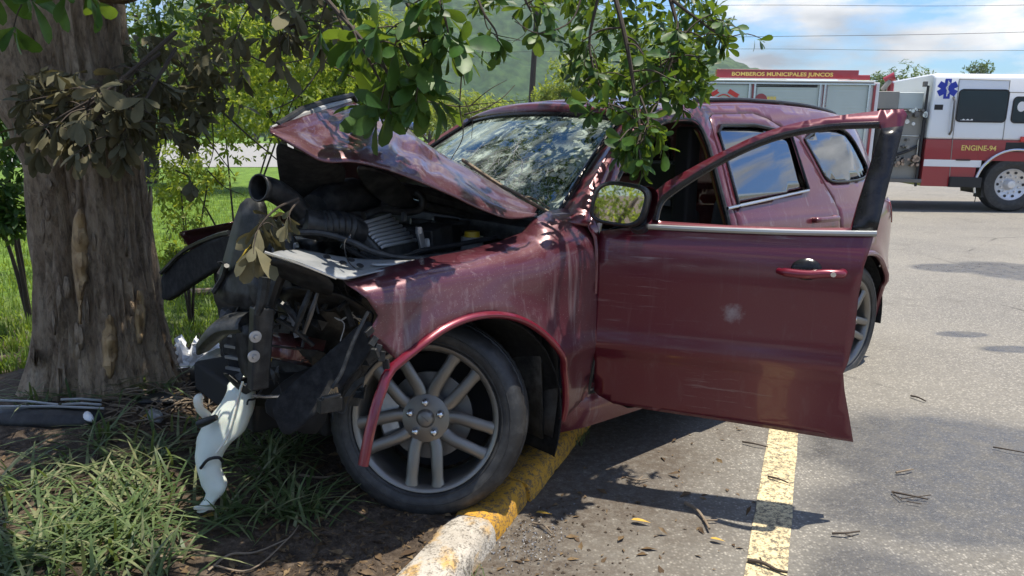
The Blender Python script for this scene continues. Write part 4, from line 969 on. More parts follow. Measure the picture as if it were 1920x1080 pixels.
SH('crash_box', [[(440, 612, .52), (470, 606, .58)], [(442, 648, .50), (470, 650, .58)], [(448, 690, .48), (474, 700, .56)], [(455, 706, .48), (476, 716, .56)]], 'black_dusty', 1, .03)
mb = MB(); gp = [[(298, 522, -.55), (306, 545, -.52), (300, 568, -.50)], [(318, 492, -.45), (330, 520, -.40), (330, 552, -.40)], [(360, 466, -.25), (372, 492, -.20), (374, 522, -.20)], [(400, 448, 0), (415, 470, .05), (418, 496, .05)], [(432, 440, .22), (445, 460, .25), (450, 480, .25)]]
mb.grid([[LY(*q) for q in r] for r in gp]); mb.build('bumper_cover', M['cloth_black'], suv, sub=2, solid=.03)
T('bumper_edge', [(302, 512, -.50), (345, 470, -.30), (400, 444, 0), (430, 436, .2)], .010, 'black_dusty', 6)
SH('fan_shroud', [[(448, 372, .42), (475, 368, .48), (495, 380, .52)], [(432, 440, .38), (462, 440, .48), (492, 440, .52)], [(408, 520, .30), (450, 520, .45), (490, 520, .55)], [(402, 560, .30), (440, 575, .45), (485, 585, .55)]], 'black_dusty', 1, .03)
SH('shroud_fragment', [[(392, 530, .28), (440, 520, .40), (500, 500, .60)], [(402, 565, .30), (450, 560, .45), (505, 560, .62)], [(412, 590, .32), (455, 582, .45), (500, 590, .60)]], 'black', 1, .02)
T('shroud_strut', [(400, 548, .32), (418, 520, .35), (425, 498, .40)], .010, 'black_dusty', 6)
T('upright_strut', [(497, 520, .74), (492, 560, .74), (482, 590, .73)], [.02, .018, .012], 'black_dusty', 8)
T('upright_strut', [(525, 515, .66), (510, 560, .64), (500, 600, .62)], [.022, .02, .016], 'black', 8)
# dark clutter between bracket and fender
SH('headlamp_bucket', [[(520, 530, .62), (580, 540, .66), (640, 545, .72), (690, 575, .78)], [(520, 570, .48), (580, 575, .48), (640, 580, .52), (690, 590, .62)], [(520, 612, .44), (580, 618, .44), (640, 622, .50), (695, 622, .62)]], 'black', 1, .01)
random.seed(21)
for k in range(16):
    u, v = random.uniform(520, 680), random.uniform(545, 625); a = random.uniform(-1.2, 1.2); L_ = random.uniform(20, 50)
    y0 = random.uniform(.55, .70); T('broken_strip', [(u - L_ * math.sin(a), v - L_ * math.cos(a), y0 - .04), (u + 4, v, y0), (u + L_ * math.sin(a), v + L_ * math.cos(a), y0 + .02)], random.uniform(.004, .012), random.choice(['black_dusty', 'black', 'black_dusty', 'rubber', 'lamp_clear']), 6, 3)
T('lamp_stay', [(582, 545, .72), (566, 585, .72), (552, 622, .70)], [.010, .012, .008], 'black_dusty', 6)
T('lamp_stay', [(596, 548, .70), (582, 590, .70), (570, 625, .68)], [.006, .010, .006], 'steel', 6)
# torn felt liner ahead of the wheel, cable and plug
SH('torn_liner', [[(692, 588, .90), (708, 625, .93), (700, 650, .94)], [(640, 640, .82), (660, 668, .86), (672, 690, .90)], [(570, 700, .74), (590, 740, .80), (600, 770, .84)], [(500, 758, .70), (520, 790, .74), (532, 832, .78)]], 'cloth_black', 2, .006)
SH('torn_liner', [[(560, 690, .50), (600, 690, .55), (650, 650, .6)], [(500, 740, .45), (560, 760, .5), (620, 760, .55)], [(490, 775, .48), (540, 800, .5), (600, 830, .55)]], 'dark', 1, .01)
pl = T('sensor_cable', [(690, 585, .93), (672, 620, .94), (655, 660, .95), (640, 700, .96), (622, 728, .965)], .0065, 'black_dusty', 8)
for k in range(6): T('bare_wire', [(624 + k * 1.5, 726, .965), (614 + k * 4, 742, .967), (606 + k * 5, 748, .968)], .0016, 'scar', 5, 4, pl)
mb = MB(); c = LY(618, 758, .968); mb.box(c, (.075, .03, .045), (0, -.05, 0)); mb.box(c + (0, .012, .028), (.06, .02, .012)); mb.build('plug', M['black_dusty'], pl, bevel=.004)
for k, (u, v) in enumerate(((692, 622), (700, 640), (708, 655), (716, 668), (724, 682), (704, 662))):
    mb = MB(); c = LY(u, v, .955 + .004 * k); mb.box(c, (.035, .012, .022), (.3 * k, .5 + .3 * k, .2)); mb.build('lamp_shard', M['black_dusty' if k % 2 else 'black'], suv, bevel=.003)
T('steering_rod', [(476, 742, .55), (500, 744, .62), (536, 742, .66)], .006, 'chrome', 6)
SH('under_tray', [[(440, 700, .30), (520, 705, .40), (640, 690, .45)], [(430, 760, .20), (520, 765, .35), (640, 760, .40)]], 'dark', 1, .01)
mb = MB(); mb.box((-.25, 0, .40), (1.2, .9, .10)); mb.box((.30, -.1, .42), (.5, .7, .14)); mb.build('subframe', M['dark'], suv, bevel=.02)

# torn shards of plastic and thin loose wires about the nose
M['wire_yellow'] = flat('yellow_wire', (.45, .32, .03), .5); M['wire_white'] = flat('white_wire', (.5, .5, .48), .5)
random.seed(77)
def shard(u, v, y, size, mat, k):
    c = LY(u, v, y); a = np.array([random.gauss(0, 1) for _ in range(3)]); a /= np.linalg.norm(a); b = np.cross(a, (random.gauss(0, 1), 1, random.gauss(0, 1))); b /= np.linalg.norm(b); n_ = random.randint(6, 9); nn = np.cross(a, b)
    P = []
    for i in range(n_):
        t = 2 * math.pi * i / n_; r_ = size * random.uniform(.35, 1.1); P.append(c + a * r_ * 1.5 * math.cos(t) + b * r_ * .8 * math.sin(t) + nn * size * .5 * math.cos(t) ** 2)
    mb = MB(); mb.add(P + [c], [(i, (i + 1) % n_, n_) for i in range(n_)]); mb.build('torn_plastic', M[mat], suv, solid=.004, smooth=False)
for k in range(30):
    u, v = random.uniform(415, 690), random.uniform(505, 745)
    if u < 500 and 590 < v < 700: v -= 90
    shard(u, v, .30 + .40 * (u - 415) / 275 + random.uniform(-.05, .10), random.uniform(.02, .055), random.choice(['black', 'black', 'black_dusty', 'black_dusty', 'black_clean', 'black']), k)
for k in range(26):
    u, v = random.uniform(470, 690), random.uniform(440, 720); y0 = .45 + .25 * (u - 470) / 220 + random.uniform(-.05, .08); P = [(u, v, y0)]
    for j in range(4): u += random.uniform(-28, 28); v += random.uniform(-8, 34); y0 += random.uniform(-.03, .03); P.append((u, v, y0))
    T('loose_wire', P, random.choice((.0018, .0025, .004)), random.choice(['black', 'rubber', 'black_dusty', 'black', 'black', 'rubber', 'rubber', 'wire_yellow', 'wire_white']), 5, 4)
for k in range(14):
    u, v = random.uniform(500, 960), random.uniform(395, 470); c = LY(u, v - (u - 500) * .02, .40 + random.uniform(0, .15)); mb = MB(); mb.tube([c + (0, 0, -.03), c, c + (0, 0, .006)], [.012, .012, .008], 6); mb.build('bay_bolt', M[random.choice(['alu', 'black_dusty', 'steel'])], suv)
# ------------------------------------------------------------------ leaves, trees, shrubs
def leaf_base(L=.11, W=.046, fold=.22, curl=.18, simple=False):
    st = [(0, .05), (.18, .30), (.45, .78), (.70, 1.0), (.90, .74), (1.0, .06)] if not simple else [(0, .08), (.6, 1.0), (1, .05)]
    V, Fq = [], []
    for t, w in st:
        z = -curl * L * t * t
        V += [(t * L, -w * W / 2, z + fold * w * W / 2), (t * L, 0, z), (t * L, w * W / 2, z + fold * w * W / 2)]
    for k in range(len(st) - 1):
        a = 3 * k; Fq += [(a, a + 3, a + 4, a + 1), (a + 1, a + 4, a + 5, a + 2)]
    return np.array(V), np.array(Fq)
LEAF_V, LEAF_F = leaf_base(); SL_V, SL_F = leaf_base(simple=True)
def frames(D, N):
    D = D / (np.linalg.norm(D, axis=1, keepdims=True) + 1e-9); N = N - D * (N * D).sum(1, keepdims=True); N = N / (np.linalg.norm(N, axis=1, keepdims=True) + 1e-9)
    return np.stack([D, np.cross(N, D), N], 2)
def bulk_leaves(name, P, D, N, S_, mat, parent=None, simple=True, kind='stuff'):
    BV, BF = (SL_V, SL_F) if simple else (LEAF_V, LEAF_F); Rm = frames(np.asarray(D, float), np.asarray(N, float))
    V = np.einsum('nij,kj->nki', Rm, BV) * np.asarray(S_)[:, None, None] + np.asarray(P)[:, None, :]
    k = len(BV); Fc = (BF[None] + (np.arange(len(P)) * k)[:, None, None]).reshape(-1, 4)
    o = link(name, np_mesh(name, V.reshape(-1, 3), Fc), mat, parent)
    if kind: o['kind'] = kind
    return o
def rosettes(tips, per, size, jit=.35, droop=-.25, seed=0):
    """Whorls of leaves round twig ends: tips = (point, direction)."""
    r = np.random.default_rng(seed); P, D, N, Sz = [], [], [], []
    for p, d in tips:
        d = np.asarray(d, float); d = d / (np.linalg.norm(d) + 1e-9); a = np.cross(d, (0.3, .2, 1)); a /= np.linalg.norm(a) + 1e-9; b = np.cross(d, a)
        k = max(3, int(per + r.integers(-2, 3))); ph = r.uniform(0, 6.28)
        for j in range(k):
            an = ph + j * 2.4; sp = r.uniform(.55, 1.25); q = d * r.uniform(.2, .9) + (a * math.cos(an) + b * math.sin(an)) * sp + np.array([0, 0, droop]) + r.normal(0, jit * .4, 3)
            P.append(np.asarray(p) - d * r.uniform(0, .05)); D.append(q); N.append(d * .8 + np.array([0, 0, .8]) + r.normal(0, jit, 3)); Sz.append(size * r.uniform(.45, 1.18))
    return np.array(P), np.array(D), np.array(N), np.array(Sz)
def crown(name, blobs, ntip, per, size, mat, parent, seed, hollow=.55, droop=-.25, gaps=(), org=None):
    """blobs: (centre, radii, weight); tips sit mostly towards the outside of each blob."""
    r = np.random.default_rng(seed); w = np.array([b[2] for b in blobs], float); w /= w.sum(); tips = []
    for k in r.choice(len(blobs), ntip, p=w):
        c, rad, _ = blobs[k]; v = r.normal(0, 1, 3); v /= np.linalg.norm(v); f = r.uniform(hollow, 1.0) * (1 + .18 * noise.noise(Vector(tuple(v * 2.3 + k))))
        p = np.asarray(c) + v * np.asarray(rad) * f
        if gaps:                                  # sky gaps in the crown: no twig where sunlight comes through
            w_ = p + np.asarray(org)
            if any((((w_ - np.asarray(g[0]))[0] - SUN_TO.x / SUN_TO.z * (w_[2] - g[0][2])) / g[1]) ** 2 + (((w_ - np.asarray(g[0]))[1] - SUN_TO.y / SUN_TO.z * (w_[2] - g[0][2])) / g[2]) ** 2 < 1 for g in gaps): continue
        tips.append((p, v + np.array([0, 0, .2])))
    return bulk_leaves(name, *rosettes(tips, per, size, .5, droop, seed), mat, parent)
def limb(name, pts, r0, r1, mat, parent, n=10, k=6):
    C = cat_interp(pts, k); mb = MB(); rr = np.linspace(r0, r1, len(C)); C = [p + (0 if i in (0,) else 1) * np.array([noise.noise(Vector((i * .7, 1, r0 * 9))), noise.noise(Vector((i * .7, 5, r0 * 9))), 0]) * r0 * .25 for i, p in enumerate(C)]
    mb.tube(C, list(rr), n); return mb.build(name, mat, parent)

# --- the big tree the car has run into
tb = (TREE[0], TREE[1], gz(*TREE))
tree = empty('shade_tree', tb); tag(tree, 'big broad-leaved tree with scarred trunk, struck by the maroon SUV', 'tree')
TRK = [.36, .325, .295, .270, .250, .238, .230, .222, .205, .19, .17]
def trunk_mesh():
    rows = []; n = 200
    zs = list(np.arange(-.15, .5, .03)) + list(np.arange(.5, 3.6, .045))
    for z in zs:
        w = at(0, 0, TREE[1])
        # outline read off the photograph: half-widths and centre by height
        r = float(np.interp(z, [-.15, 0, .12, .3, .6, 1.0, 1.4, 1.8, 2.2, 2.8, 3.6], TRK))
        cx = float(np.interp(z, [0, .6, 1.2, 1.8, 2.4, 3.6], [.03, .04, .05, .03, .05, .22])); row = []
        for j in range(n):
            a = 2 * math.pi * j / n; ca, sa = math.cos(a), math.sin(a)
            fl = .045 * math.exp(-z / .35) * max(0, math.cos(a * 5 + 1.0)) + .028 * math.cos(a * 3 + z * .4 + 2) + .016 * math.cos(a * 7 + 1 - z * .6)
            rid = noise.ridged_multi_fractal(Vector((ca * 5.2, sa * 5.2, z * .95)), 1.0, 2.1, 5, 1.0, 2.0) * .038
            rid += noise.noise(Vector((ca * 9, sa * 9, z * 1.6))) * .016 + noise.noise(Vector((ca * 22, sa * 22, z * 4.5))) * .006
            rr = r + fl + rid - .044
            # the gouge knocked out of the bark (towards the camera)
            da = (a - R_(-96) + math.pi) % (2 * math.pi) - math.pi
            row.append((cx + rr * ca, rr * sa, z))
        rows.append(row)
    mb = MB(); mb.grid(rows, closed_u=True); return mb
tm = trunk_mesh(); trunk = tm.build('trunk', M['bark'], tree, angle=80)
def on_trunk(u, v, push=0.0):                     # point on the trunk's near face under a photo point
    d = ray(u, v); best = None
    for t in np.linspace(2.6, 4.4, 120):
        p = EYE + d * t; q = p - tb; z = q[2]
        r = float(np.interp(z, [-.15, 0, .12, .3, .6, 1.0, 1.4, 1.8, 2.2, 2.8, 3.6], TRK)); cx = float(np.interp(z, [0, .6, 1.2, 1.8, 2.4, 3.6], [.03, .04, .05, .03, .05, .22]))
        if math.hypot(q[0] - cx, q[1]) < r + .03 + push: best = p; break
    return np.array(best if best is not None else EYE + d * 3.6) - tb
def patch(name, pts_l, pts_r, mat, push):
    rows = []
    for (a, b) in zip(pts_l, pts_r):
        rows.append([on_trunk(a[0] + (b[0] - a[0]) * t, a[1] + (b[1] - a[1]) * t, push * math.sin(math.pi * (.15 + .7 * t)) * (1 + .5 * math.sin(a[1] * .13))) for t in np.linspace(0, 1, 6)])
    mb = MB(); mb.grid(rows); return mb.build(name, mat, trunk, solid=.006)
def scar(pts, seed):                              # ragged strip where the bark is gone
    L_ = [(u - w * (.85 + .5 * noise.noise(Vector((v * .11, seed, 0)))), v) for u, v, w in pts]; R2 = [(u + w * (.85 + .5 * noise.noise(Vector((v * .13, seed + 9, 0)))), v) for u, v, w in pts]
    patch('bare_wood_scar', L_, R2, M['scar'], .045)
scar([(150, 392 + 9 * k, 4 + 20 * math.sin(math.pi * min(1, k / 20)) ** .6 * (1 - k / 34)) for k in range(25)], 1)
scar([(206, 590 + 8 * k, 3 + 15 * math.sin(math.pi * k / 15) ** .7) for k in range(16)], 2)
scar([(262, 545 + 9 * k, 2 + 8 * math.sin(math.pi * k / 11)) for k in range(12)], 3)
for k in range(26):                               # loose plates of bark
    u = random.uniform(62, 285); v = random.uniform(330, 690); h = random.uniform(18, 55); w = random.uniform(6, 14)
    try: patch('bark_plate', [(u, v), (u - 2, v + h * .5), (u + 1, v + h)], [(u + w * .6, v + 2), (u + w, v + h * .5), (u + w * .7, v + h)], M['bark'], random.uniform(.008, .022))
    except Exception: pass
W_ = lambda u, v, y: at(u, v, y) - tb
limb('limb', [(.04, .02, .75), W_(70, 225, 3.68), W_(8, 80, 3.58), W_(-70, -120, 3.5)], .165, .125, M['bark'], tree, 18)
limb('limb', [(.06, 0, 2.3), W_(210, -60, 3.6), W_(420, -240, 3.2), W_(760, -330, 2.9)], .20, .06, M['bark'], tree, 14)
limb('limb', [(.15, .02, 2.9), W_(500, -420, 3.4), W_(900, -420, 3.3), W_(1300, -330, 3.4)], .15, .04, M['bark'], tree, 12)
limb('limb', [(.2, .1, 3.2), W_(300, -500, 4.6), W_(700, -400, 5.4)], .14, .05, M['bark'], tree, 12)
limb('limb', [(.0, -.05, 3.1), W_(150, -900, 2.4), W_(400, -1500, 1.6)], .14, .05, M['bark'], tree, 12)

# hanging boughs: each is a run of photo points with depth, twigs leave it, whorls of leaves close each twig
class Bough:
    def __init__(s): s.tips = []
def bough(name, pts, r0, sub, seed, spread=.12, nsub=6):
    """pts: (u, v, depth); returns twig tips."""
    r = np.random.default_rng(seed); C = cat_interp([W_(*p) for p in pts], 6); mb = MB(); mb.tube(C, list(np.linspace(r0, r0 * .35, len(C))), 7)
    tips = [(C[-1], C[-1] - C[-3])]
    for k in range(nsub):
        i = r.integers(len(C) // 4, len(C)); d = r.normal(0, 1, 3) * (1, .8, .7) + (C[min(i + 1, len(C) - 1)] - C[i - 1]) * 4 + np.array([0, 0, -.3]); d /= np.linalg.norm(d); L_ = spread * r.uniform(.5, 1.4)
        e = C[i] + d * L_; m = C[i] + d * L_ * .5 + np.array([0, 0, .02]); mb.tube(cat_interp([C[i], m, e], 3), list(np.linspace(r0 * .4, r0 * .22, 7)), 5); tips.append((e, d))
    mb.build(name, M['twig'], tree); return tips
single = []                                       # leaves large enough to be told apart: (P, D, N, size, material)
def hang(name, pts, r0, seed, spread, nsub, per, size, mat='leaf_obj', jit=.35, droop=-.35, one=True):
    tips = bough(name, pts, r0, 0, seed, spread, nsub); P, D_, N, Sz = rosettes(tips, per, size, jit, droop, seed + 50)
    for q in zip(P, D_, N, Sz): single.append((*q, mat))
# green spray over the bonnet (top centre)
hang('bough', [(560, -60, 2.9), (640, 30, 2.7), (700, 100, 2.6), (735, 150, 2.55)], .010, 1, .16, 8, 6, 1.25)
hang('bough', [(700, -80, 2.7), (760, 0, 2.6), (790, 70, 2.55), (800, 130, 2.5)], .009, 2, .14, 8, 6, 1.25)
hang('bough', [(800, -60, 2.6), (830, 20, 2.5), (845, 80, 2.5)], .007, 3, .10, 4, 6, 1.15)
hang('bough', [(640, 20, 2.7), (690, 110, 2.62), (720, 165, 2.6), (735, 185, 2.6)], .006, 4, .09, 5, 6, 1.15)
hang('bough', [(740, 60, 2.6), (765, 120, 2.58), (790, 165, 2.55), (810, 190, 2.52)], .006, 24, .08, 4, 6, 1.15)
# spray by the middle
hang('bough', [(880, -50, 3.0), (905, 20, 2.9), (930, 60, 2.9), (935, 95, 2.9)], .006, 5, .08, 2, 5, .85)
hang('bough', [(960, -60, 2.9), (985, 0, 2.9), (1000, 30, 2.9)], .007, 6, .10, 5, 6, .85)
# spray in front of the car's roof, ends by the driver's mirror
hang('bough', [(1130, -80, 3.1), (1160, 20, 3.0), (1180, 110, 2.95), (1190, 180, 2.9), (1200, 250, 2.85), (1192, 280, 2.8)], .011, 7, .14, 16, 7, .78)
hang('bough', [(1230, -80, 3.3), (1260, 10, 3.2), (1270, 70, 3.15), (1250, 140, 3.1), (1235, 190, 3.0)], .010, 8, .18, 18, 7, .74)
hang('bough', [(1260, 0, 3.2), (1300, 30, 3.2), (1340, 60, 3.2), (1365, 70, 3.2)], .007, 9, .11, 9, 6, .62)
hang('bough', [(1120, 0, 3.1), (1105, 80, 3.1), (1120, 150, 3.05), (1150, 205, 3.0)], .007, 10, .13, 10, 7, .74)
hang('bough', [(1200, 180, 2.9), (1215, 225, 2.85), (1205, 262, 2.8), (1185, 285, 2.8)], .005, 25, .07, 6, 7, .70)
# dusty, browned clusters in front of the trunk, over the grille and on the car's nose
hang('bough', [(330, 60, 3.4), (250, 130, 3.25), (190, 180, 3.15), (150, 215, 3.1)], .010, 11, .22, 14, 7, .95, 'leaf_dusty', .4, -.75)
hang('bough', [(330, 90, 3.4), (270, 190, 3.2), (240, 235, 3.12), (225, 255, 3.1)], .008, 12, .18, 12, 7, .95, 'leaf_dusty', .4, -.85)
hang('bough', [(300, 100, 3.4), (200, 170, 3.15), (120, 215, 3.1), (80, 240, 3.1)], .008, 13, .16, 10, 7, .98, 'leaf_dusty', .4, -.7)
hang('bough', [(260, 150, 3.3), (200, 205, 3.12), (160, 240, 3.1), (130, 258, 3.1)], .006, 26, .14, 8, 7, .95, 'leaf_dusty', .4, -.9)
hang('bough', [(420, -60, 3.2), (470, 10, 3.1), (520, 45, 3.0), (560, 50, 3.0)], .009, 14, .16, 9, 7, 1.1, 'leaf_dusty', .4, -.8)
hang('bough', [(330, 320, 3.4), (352, 330, 3.35), (360, 345, 3.3)], .004, 15, .04, 1, 4, .95, 'leaf_dusty', .3, -1.2)
hang('bough', [(560, 372, 2.45), (520, 390, 2.40), (490, 420, 2.36), (480, 440, 2.34)], .005, 16, .08, 4, 5, 1.0, 'leaf_dusty', .35, -.9)
hang('bough', [(560, 376, 2.45), (545, 395, 2.40), (540, 415, 2.38)], .004, 17, .06, 2, 5, .60, 'leaf_dusty', .35, -.9)
# near leaves at the very top left
hang('bough', [(-80, -60, 2.4), (10, -20, 2.3), (60, 0, 2.25)], .007, 18, .10, 3, 6, .95)
hang('bough', [(60, -70, 2.3), (130, -25, 2.2), (170, -15, 2.2)], .006, 19, .08, 2, 6, .9)
# in the open engine bay the rest stays loose on the twigs
single = [q for q in single]
one_mesh = {}
def single_leaf(q):
    P, D_, N, Sz, mt = q
    if mt not in one_mesh:
        me = np_mesh('leaf', LEAF_V, LEAF_F); me.materials.append(M[mt]); one_mesh[mt] = me
    o = bpy.data.objects.new('leaf', one_mesh[mt]); COL.objects.link(o); o.parent = tree
    Rm = frames(np.array([D_]), np.array([N]))[0] * Sz; o.matrix_local = Matrix([[*Rm[0], P[0]], [*Rm[1], P[1]], [*Rm[2], P[2]], [0, 0, 0, 1]])
inview = []
for q in single:
    u, v = pj(np.asarray(q[0]) + np.array(tb)); inview.append(-20 < u < 1940 and -15 < v < 1080)
order = sorted([i for i in range(len(single)) if inview[i]], key=lambda i: -single[i][3] / np.linalg.norm(np.asarray(single[i][0]) + tb - EYE))
take = set(order[:300])
for i in sorted(take): single_leaf(single[i])
rest = [single[i] for i in range(len(single)) if i not in take]
for mt, nm in (('leaf_obj', 'leaf'), ('leaf_dusty', 'leaf_dusty_i')):
    g = [q for q in rest if q[4] == mt]
    if g: bulk_leaves('small_leaves', np.array([q[0] for q in g]), np.array([q[1] for q in g]), np.array([q[2] for q in g]), np.array([q[3] for q in g]), M[nm], tree, False)
# dusk-green foliage between trunk and bonnet, a little farther
def cloud(name, quads, ntip, per, size, mat, seed, droop=-.3, parent=None, org=None):
    """quads: (u0, v0, u1, v1, near, far) boxes of view filled between two depths."""
    r = np.random.default_rng(seed); ar = np.array([(q[2] - q[0]) * (q[3] - q[1]) * (q[6] if len(q) > 6 else 1) for q in quads], float); ar /= ar.sum(); tips = []
    k = 0
    while len(tips) < ntip and k < ntip * 6:
        k += 1; q = quads[r.choice(len(quads), p=ar)]; u, v, y = r.uniform(q[0], q[2]), r.uniform(q[1], q[3]), r.uniform(q[4], q[5]); p = at(u, v, y)
        if noise.noise(Vector(tuple(p * 1.6 + seed))) < -.12: continue
        tips.append((p - np.array(org if org is not None else tb), r.normal(0, 1, 3) * (1, 1, .6)))
    return bulk_leaves(name, *rosettes(tips, per, size, .5, droop, seed), M[mat], parent or tree)
cloud('crown_fringe', [(40, 130, 330, 250, 3.15, 3.5), (150, 60, 460, 200, 3.4, 4.4), (380, -40, 620, 80, 3.0, 4.2), (240, 100, 380, 260, 3.3, 3.8)], 210, 6, .85, 'leaf_dusty_i', 31, -.6)
cloud('crown_fringe', [(250, -40, 700, 70, 3.6, 5.5), (560, -60, 900, 30, 2.9, 4.5), (880, -60, 1120, 10, 3.2, 5), (1060, -60, 1370, 70, 3.2, 4.2, 1.5), (1050, 60, 1330, 180, 3.1, 3.8, 1.4), (1200, 100, 1320, 190, 3.0, 3.6, 1)], 470, 6, .66, 'leaf', 32)
# the shading crown above the frame
r = np.random.default_rng(5); blobs = []
for (x, y, z, rx, ry, rz) in ((-2.2, 3.6, 4.6, 2.2, 2.2, 1.2), (-.9, 3.0, 4.3, 1.6, 1.6, .9), (-.7, 1.5, 3.9, 1.5, 1.3, .8), (-2.4, 1.2, 3.9, 1.7, 1.5, .9), (-1.0, 4.6, 4.7, 1.5, 1.3, .8), (-4.2, 4.0, 4.6, 1.5, 1.3, .9), (-1.0, .2, 3.7, 1.3, 1.0, .6), (-1.6, 6.3, 4.1, 1.5, 1.1, .8), (-2.7, 7.8, 5.4, 1.8, 1.3, 1.0), (-1.4, 3.6, 6.0, 2.0, 1.8, 1.0), (-2.6, 2.4, 6.2, 1.8, 1.6, 1.0), (-.9, 1.9, 5.4, 1.6, 1.4, .8)):
    blobs.append(((x - tb[0], y - tb[1], z - tb[2]), (rx, ry, rz), rx * ry))
gaps = [((-1.40, 2.50, .15), .80, .40), ((-.85, 2.35, .15), .30, .16), ((.04, 2.78, .12), .13, .12), ((*toW(LY(640, 240, .56)),), .09, .06), ((*toW(LY(640, 292, .66)),), .09, .05), ((-1.95, 3.1, 1.45), .26, .20), ((-2.40, 3.40, .8), .14, .25), ((.55, 3.0, 1.8), .45, .5), ((-.15, 2.5, 1.9), .16, .16)]
crown('crown', blobs, 3900, 7, 1.05, M['leaf'], tree, 41, .25, gaps=gaps, org=tb)
# bare twigs dangling at the windscreen, and thin branches right of the trunk
def twig(pts, r0, mat='twig'):
    C = cat_interp([W_(*p) for p in pts], 5); mb = MB(); mb.tube(C, list(np.linspace(r0, r0 * .4, len(C))), 5); mb.build('dangling_twig', M[mat], tree)
for pts, r0 in (([(862, 40, 2.6), (866, 120, 2.6), (862, 200, 2.58), (868, 255, 2.57), (845, 300, 2.56)], .0035), ([(870, 215, 2.6), (905, 205, 2.62), (940, 185, 2.65), (965, 160, 2.7)], .003), ([(880, 200, 2.6), (915, 170, 2.6), (950, 150, 2.62)], .0022), ([(872, 190, 2.6), (885, 225, 2.6), (884, 260, 2.6)], .002), ([(800, 190, 2.9), (860, 200, 2.9), (900, 195, 2.9), (985, 188, 2.9)], .003), ([(865, 60, 2.6), (862, 100, 2.6), (872, 160, 2.6)], .004), ([(1095, -20, 2.9), (1070, 40, 2.85), (1010, 62, 2.8), (965, 40, 2.8)], .004), ([(960, 30, 2.8), (985, 60, 2.8), (960, 80, 2.8)], .002), ([(905, 20, 2.9), (920, 60, 2.9), (975, 75, 2.9)], .003)):
    twig(pts, r0)
for pts, r0 in (([(300, 60, 4.2), (380, 170, 4.4), (450, 240, 4.6), (520, 300, 4.9)], .010), ([(620, 100, 4.8), (560, 180, 4.6), (500, 210, 4.5)], .006), ([(330, 150, 4.2), (390, 260, 4.3), (440, 330, 4.3)], .006), ([(540, 60, 4.6), (600, 110, 4.6), (690, 160, 4.8)], .007), ([(390, 320, 3.9), (420, 350, 3.9), (455, 365, 3.9)], .004), ([(395, 200, 4.2), (400, 280, 4.2), (385, 330, 4.2)], .004), ([(440, 90, 4.4), (520, 120, 4.5), (640, 90, 4.9)], .006)):
    twig(pts, r0)

# --- shrubs and trees beyond
def plant(name, base, label, cat, blobs, ntip, per, size, mat, seed, trunk_r=.06, stems=(), group=None, hollow=.3):
    e = empty(name, base); tag(e, label, cat, group)
    bl = [((c[0] - base[0], c[1] - base[1], c[2] - base[2]), r_, w) for c, r_, w in blobs]
    for c, r_, w in bl[:4]:
        limb('stem', [(0, 0, -.05), (c[0] * .3, c[1] * .3, c[2] * .45), (c[0] * .9, c[1] * .9, c[2] + r_[2] * .2)], trunk_r, trunk_r * .35, M['twig'], e, 7, 4)
    crown('foliage', bl, ntip, per, size, M[mat], e, seed, hollow); return e
def B_(u, v, y, ru, rv, ry=None, w=1):            # a ball of foliage seen at (u, v), radii in photo pixels
    c = at(u, v, y); k = y / F; return (tuple(c), (ru * k, ry or ru * k, rv * k), w)
g_ = lambda u, y: (at(u, 300, y)[0], y, gz(at(u, 300, y)[0], y))
plant('leafy_shrub', g_(430, 7.0), 'loose sunlit shrub behind the trunk, right of the tree', 'shrub', [B_(420, 230, 6.8, 150, 80), B_(560, 170, 7.4, 130, 100), B_(620, 90, 7.6, 110, 90), B_(330, 330, 6.2, 70, 90, w=.5), B_(450, 100, 7.2, 180, 90)], 1300, 6, .62, 'leaf_bright', 61, .014)
plant('leafy_shrub', g_(330, 5.2), 'low small-leaved shrub touching the right side of the trunk', 'shrub', [B_(350, 420, 5.0, 60, 60), B_(340, 350, 5.1, 70, 50), B_(400, 330, 5.2, 50, 40), B_(330, 480, 5.0, 40, 40)], 150, 6, .50, 'leaf_bright', 62, .012)
plant('leafy_shrub', g_(15, 5.4), 'dark green shrub at the left edge behind the trunk', 'shrub', [B_(5, 260, 5.0, 55, 140), B_(15, 400, 5.0, 40, 60), B_(-40, 330, 5.0, 60, 100)], 260, 6, .75, 'leaf', 63, .02)
plant('roadside_tree', g_(560, 20), 'yellow-green tree beyond the lawn above the raised bonnet', 'tree', [B_(560, 60, 19, 170, 120), B_(700, 110, 20, 110, 90), B_(430, 120, 19, 120, 110), B_(640, 190, 20, 90, 60)], 3200, 6, 1.9, 'leaf_bright', 64, .16)
plant('roadside_tree', g_(280, 22), 'green tree across the lawn behind the trunk', 'tree', [B_(260, 60, 21, 190, 150), B_(330, 180, 21, 120, 70), B_(150, 130, 22, 120, 110)], 1700, 6, 1.9, 'leaf_far', 65, .18)
plant('yellow_bush', g_(820, 60), 'yellowish hedge bush left of the utility pole', 'bush', [B_(770, 215, 60, 90, 50), B_(860, 205, 62, 80, 38), B_(920, 215, 64, 60, 30), B_(690, 190, 60, 70, 50)], 2000, 6, 3.8, 'leaf_bright', 66, .12)
plant('yellow_bush', g_(1080, 40), 'bright yellow-green tree right of the utility pole', 'tree', [B_(1085, 145, 40, 70, 48), B_(1140, 180, 40, 60, 40), B_(1040, 185, 41, 45, 30), B_(1200, 140, 42, 80, 60)], 1300, 6, 2.6, 'leaf_bright', 67, .12)
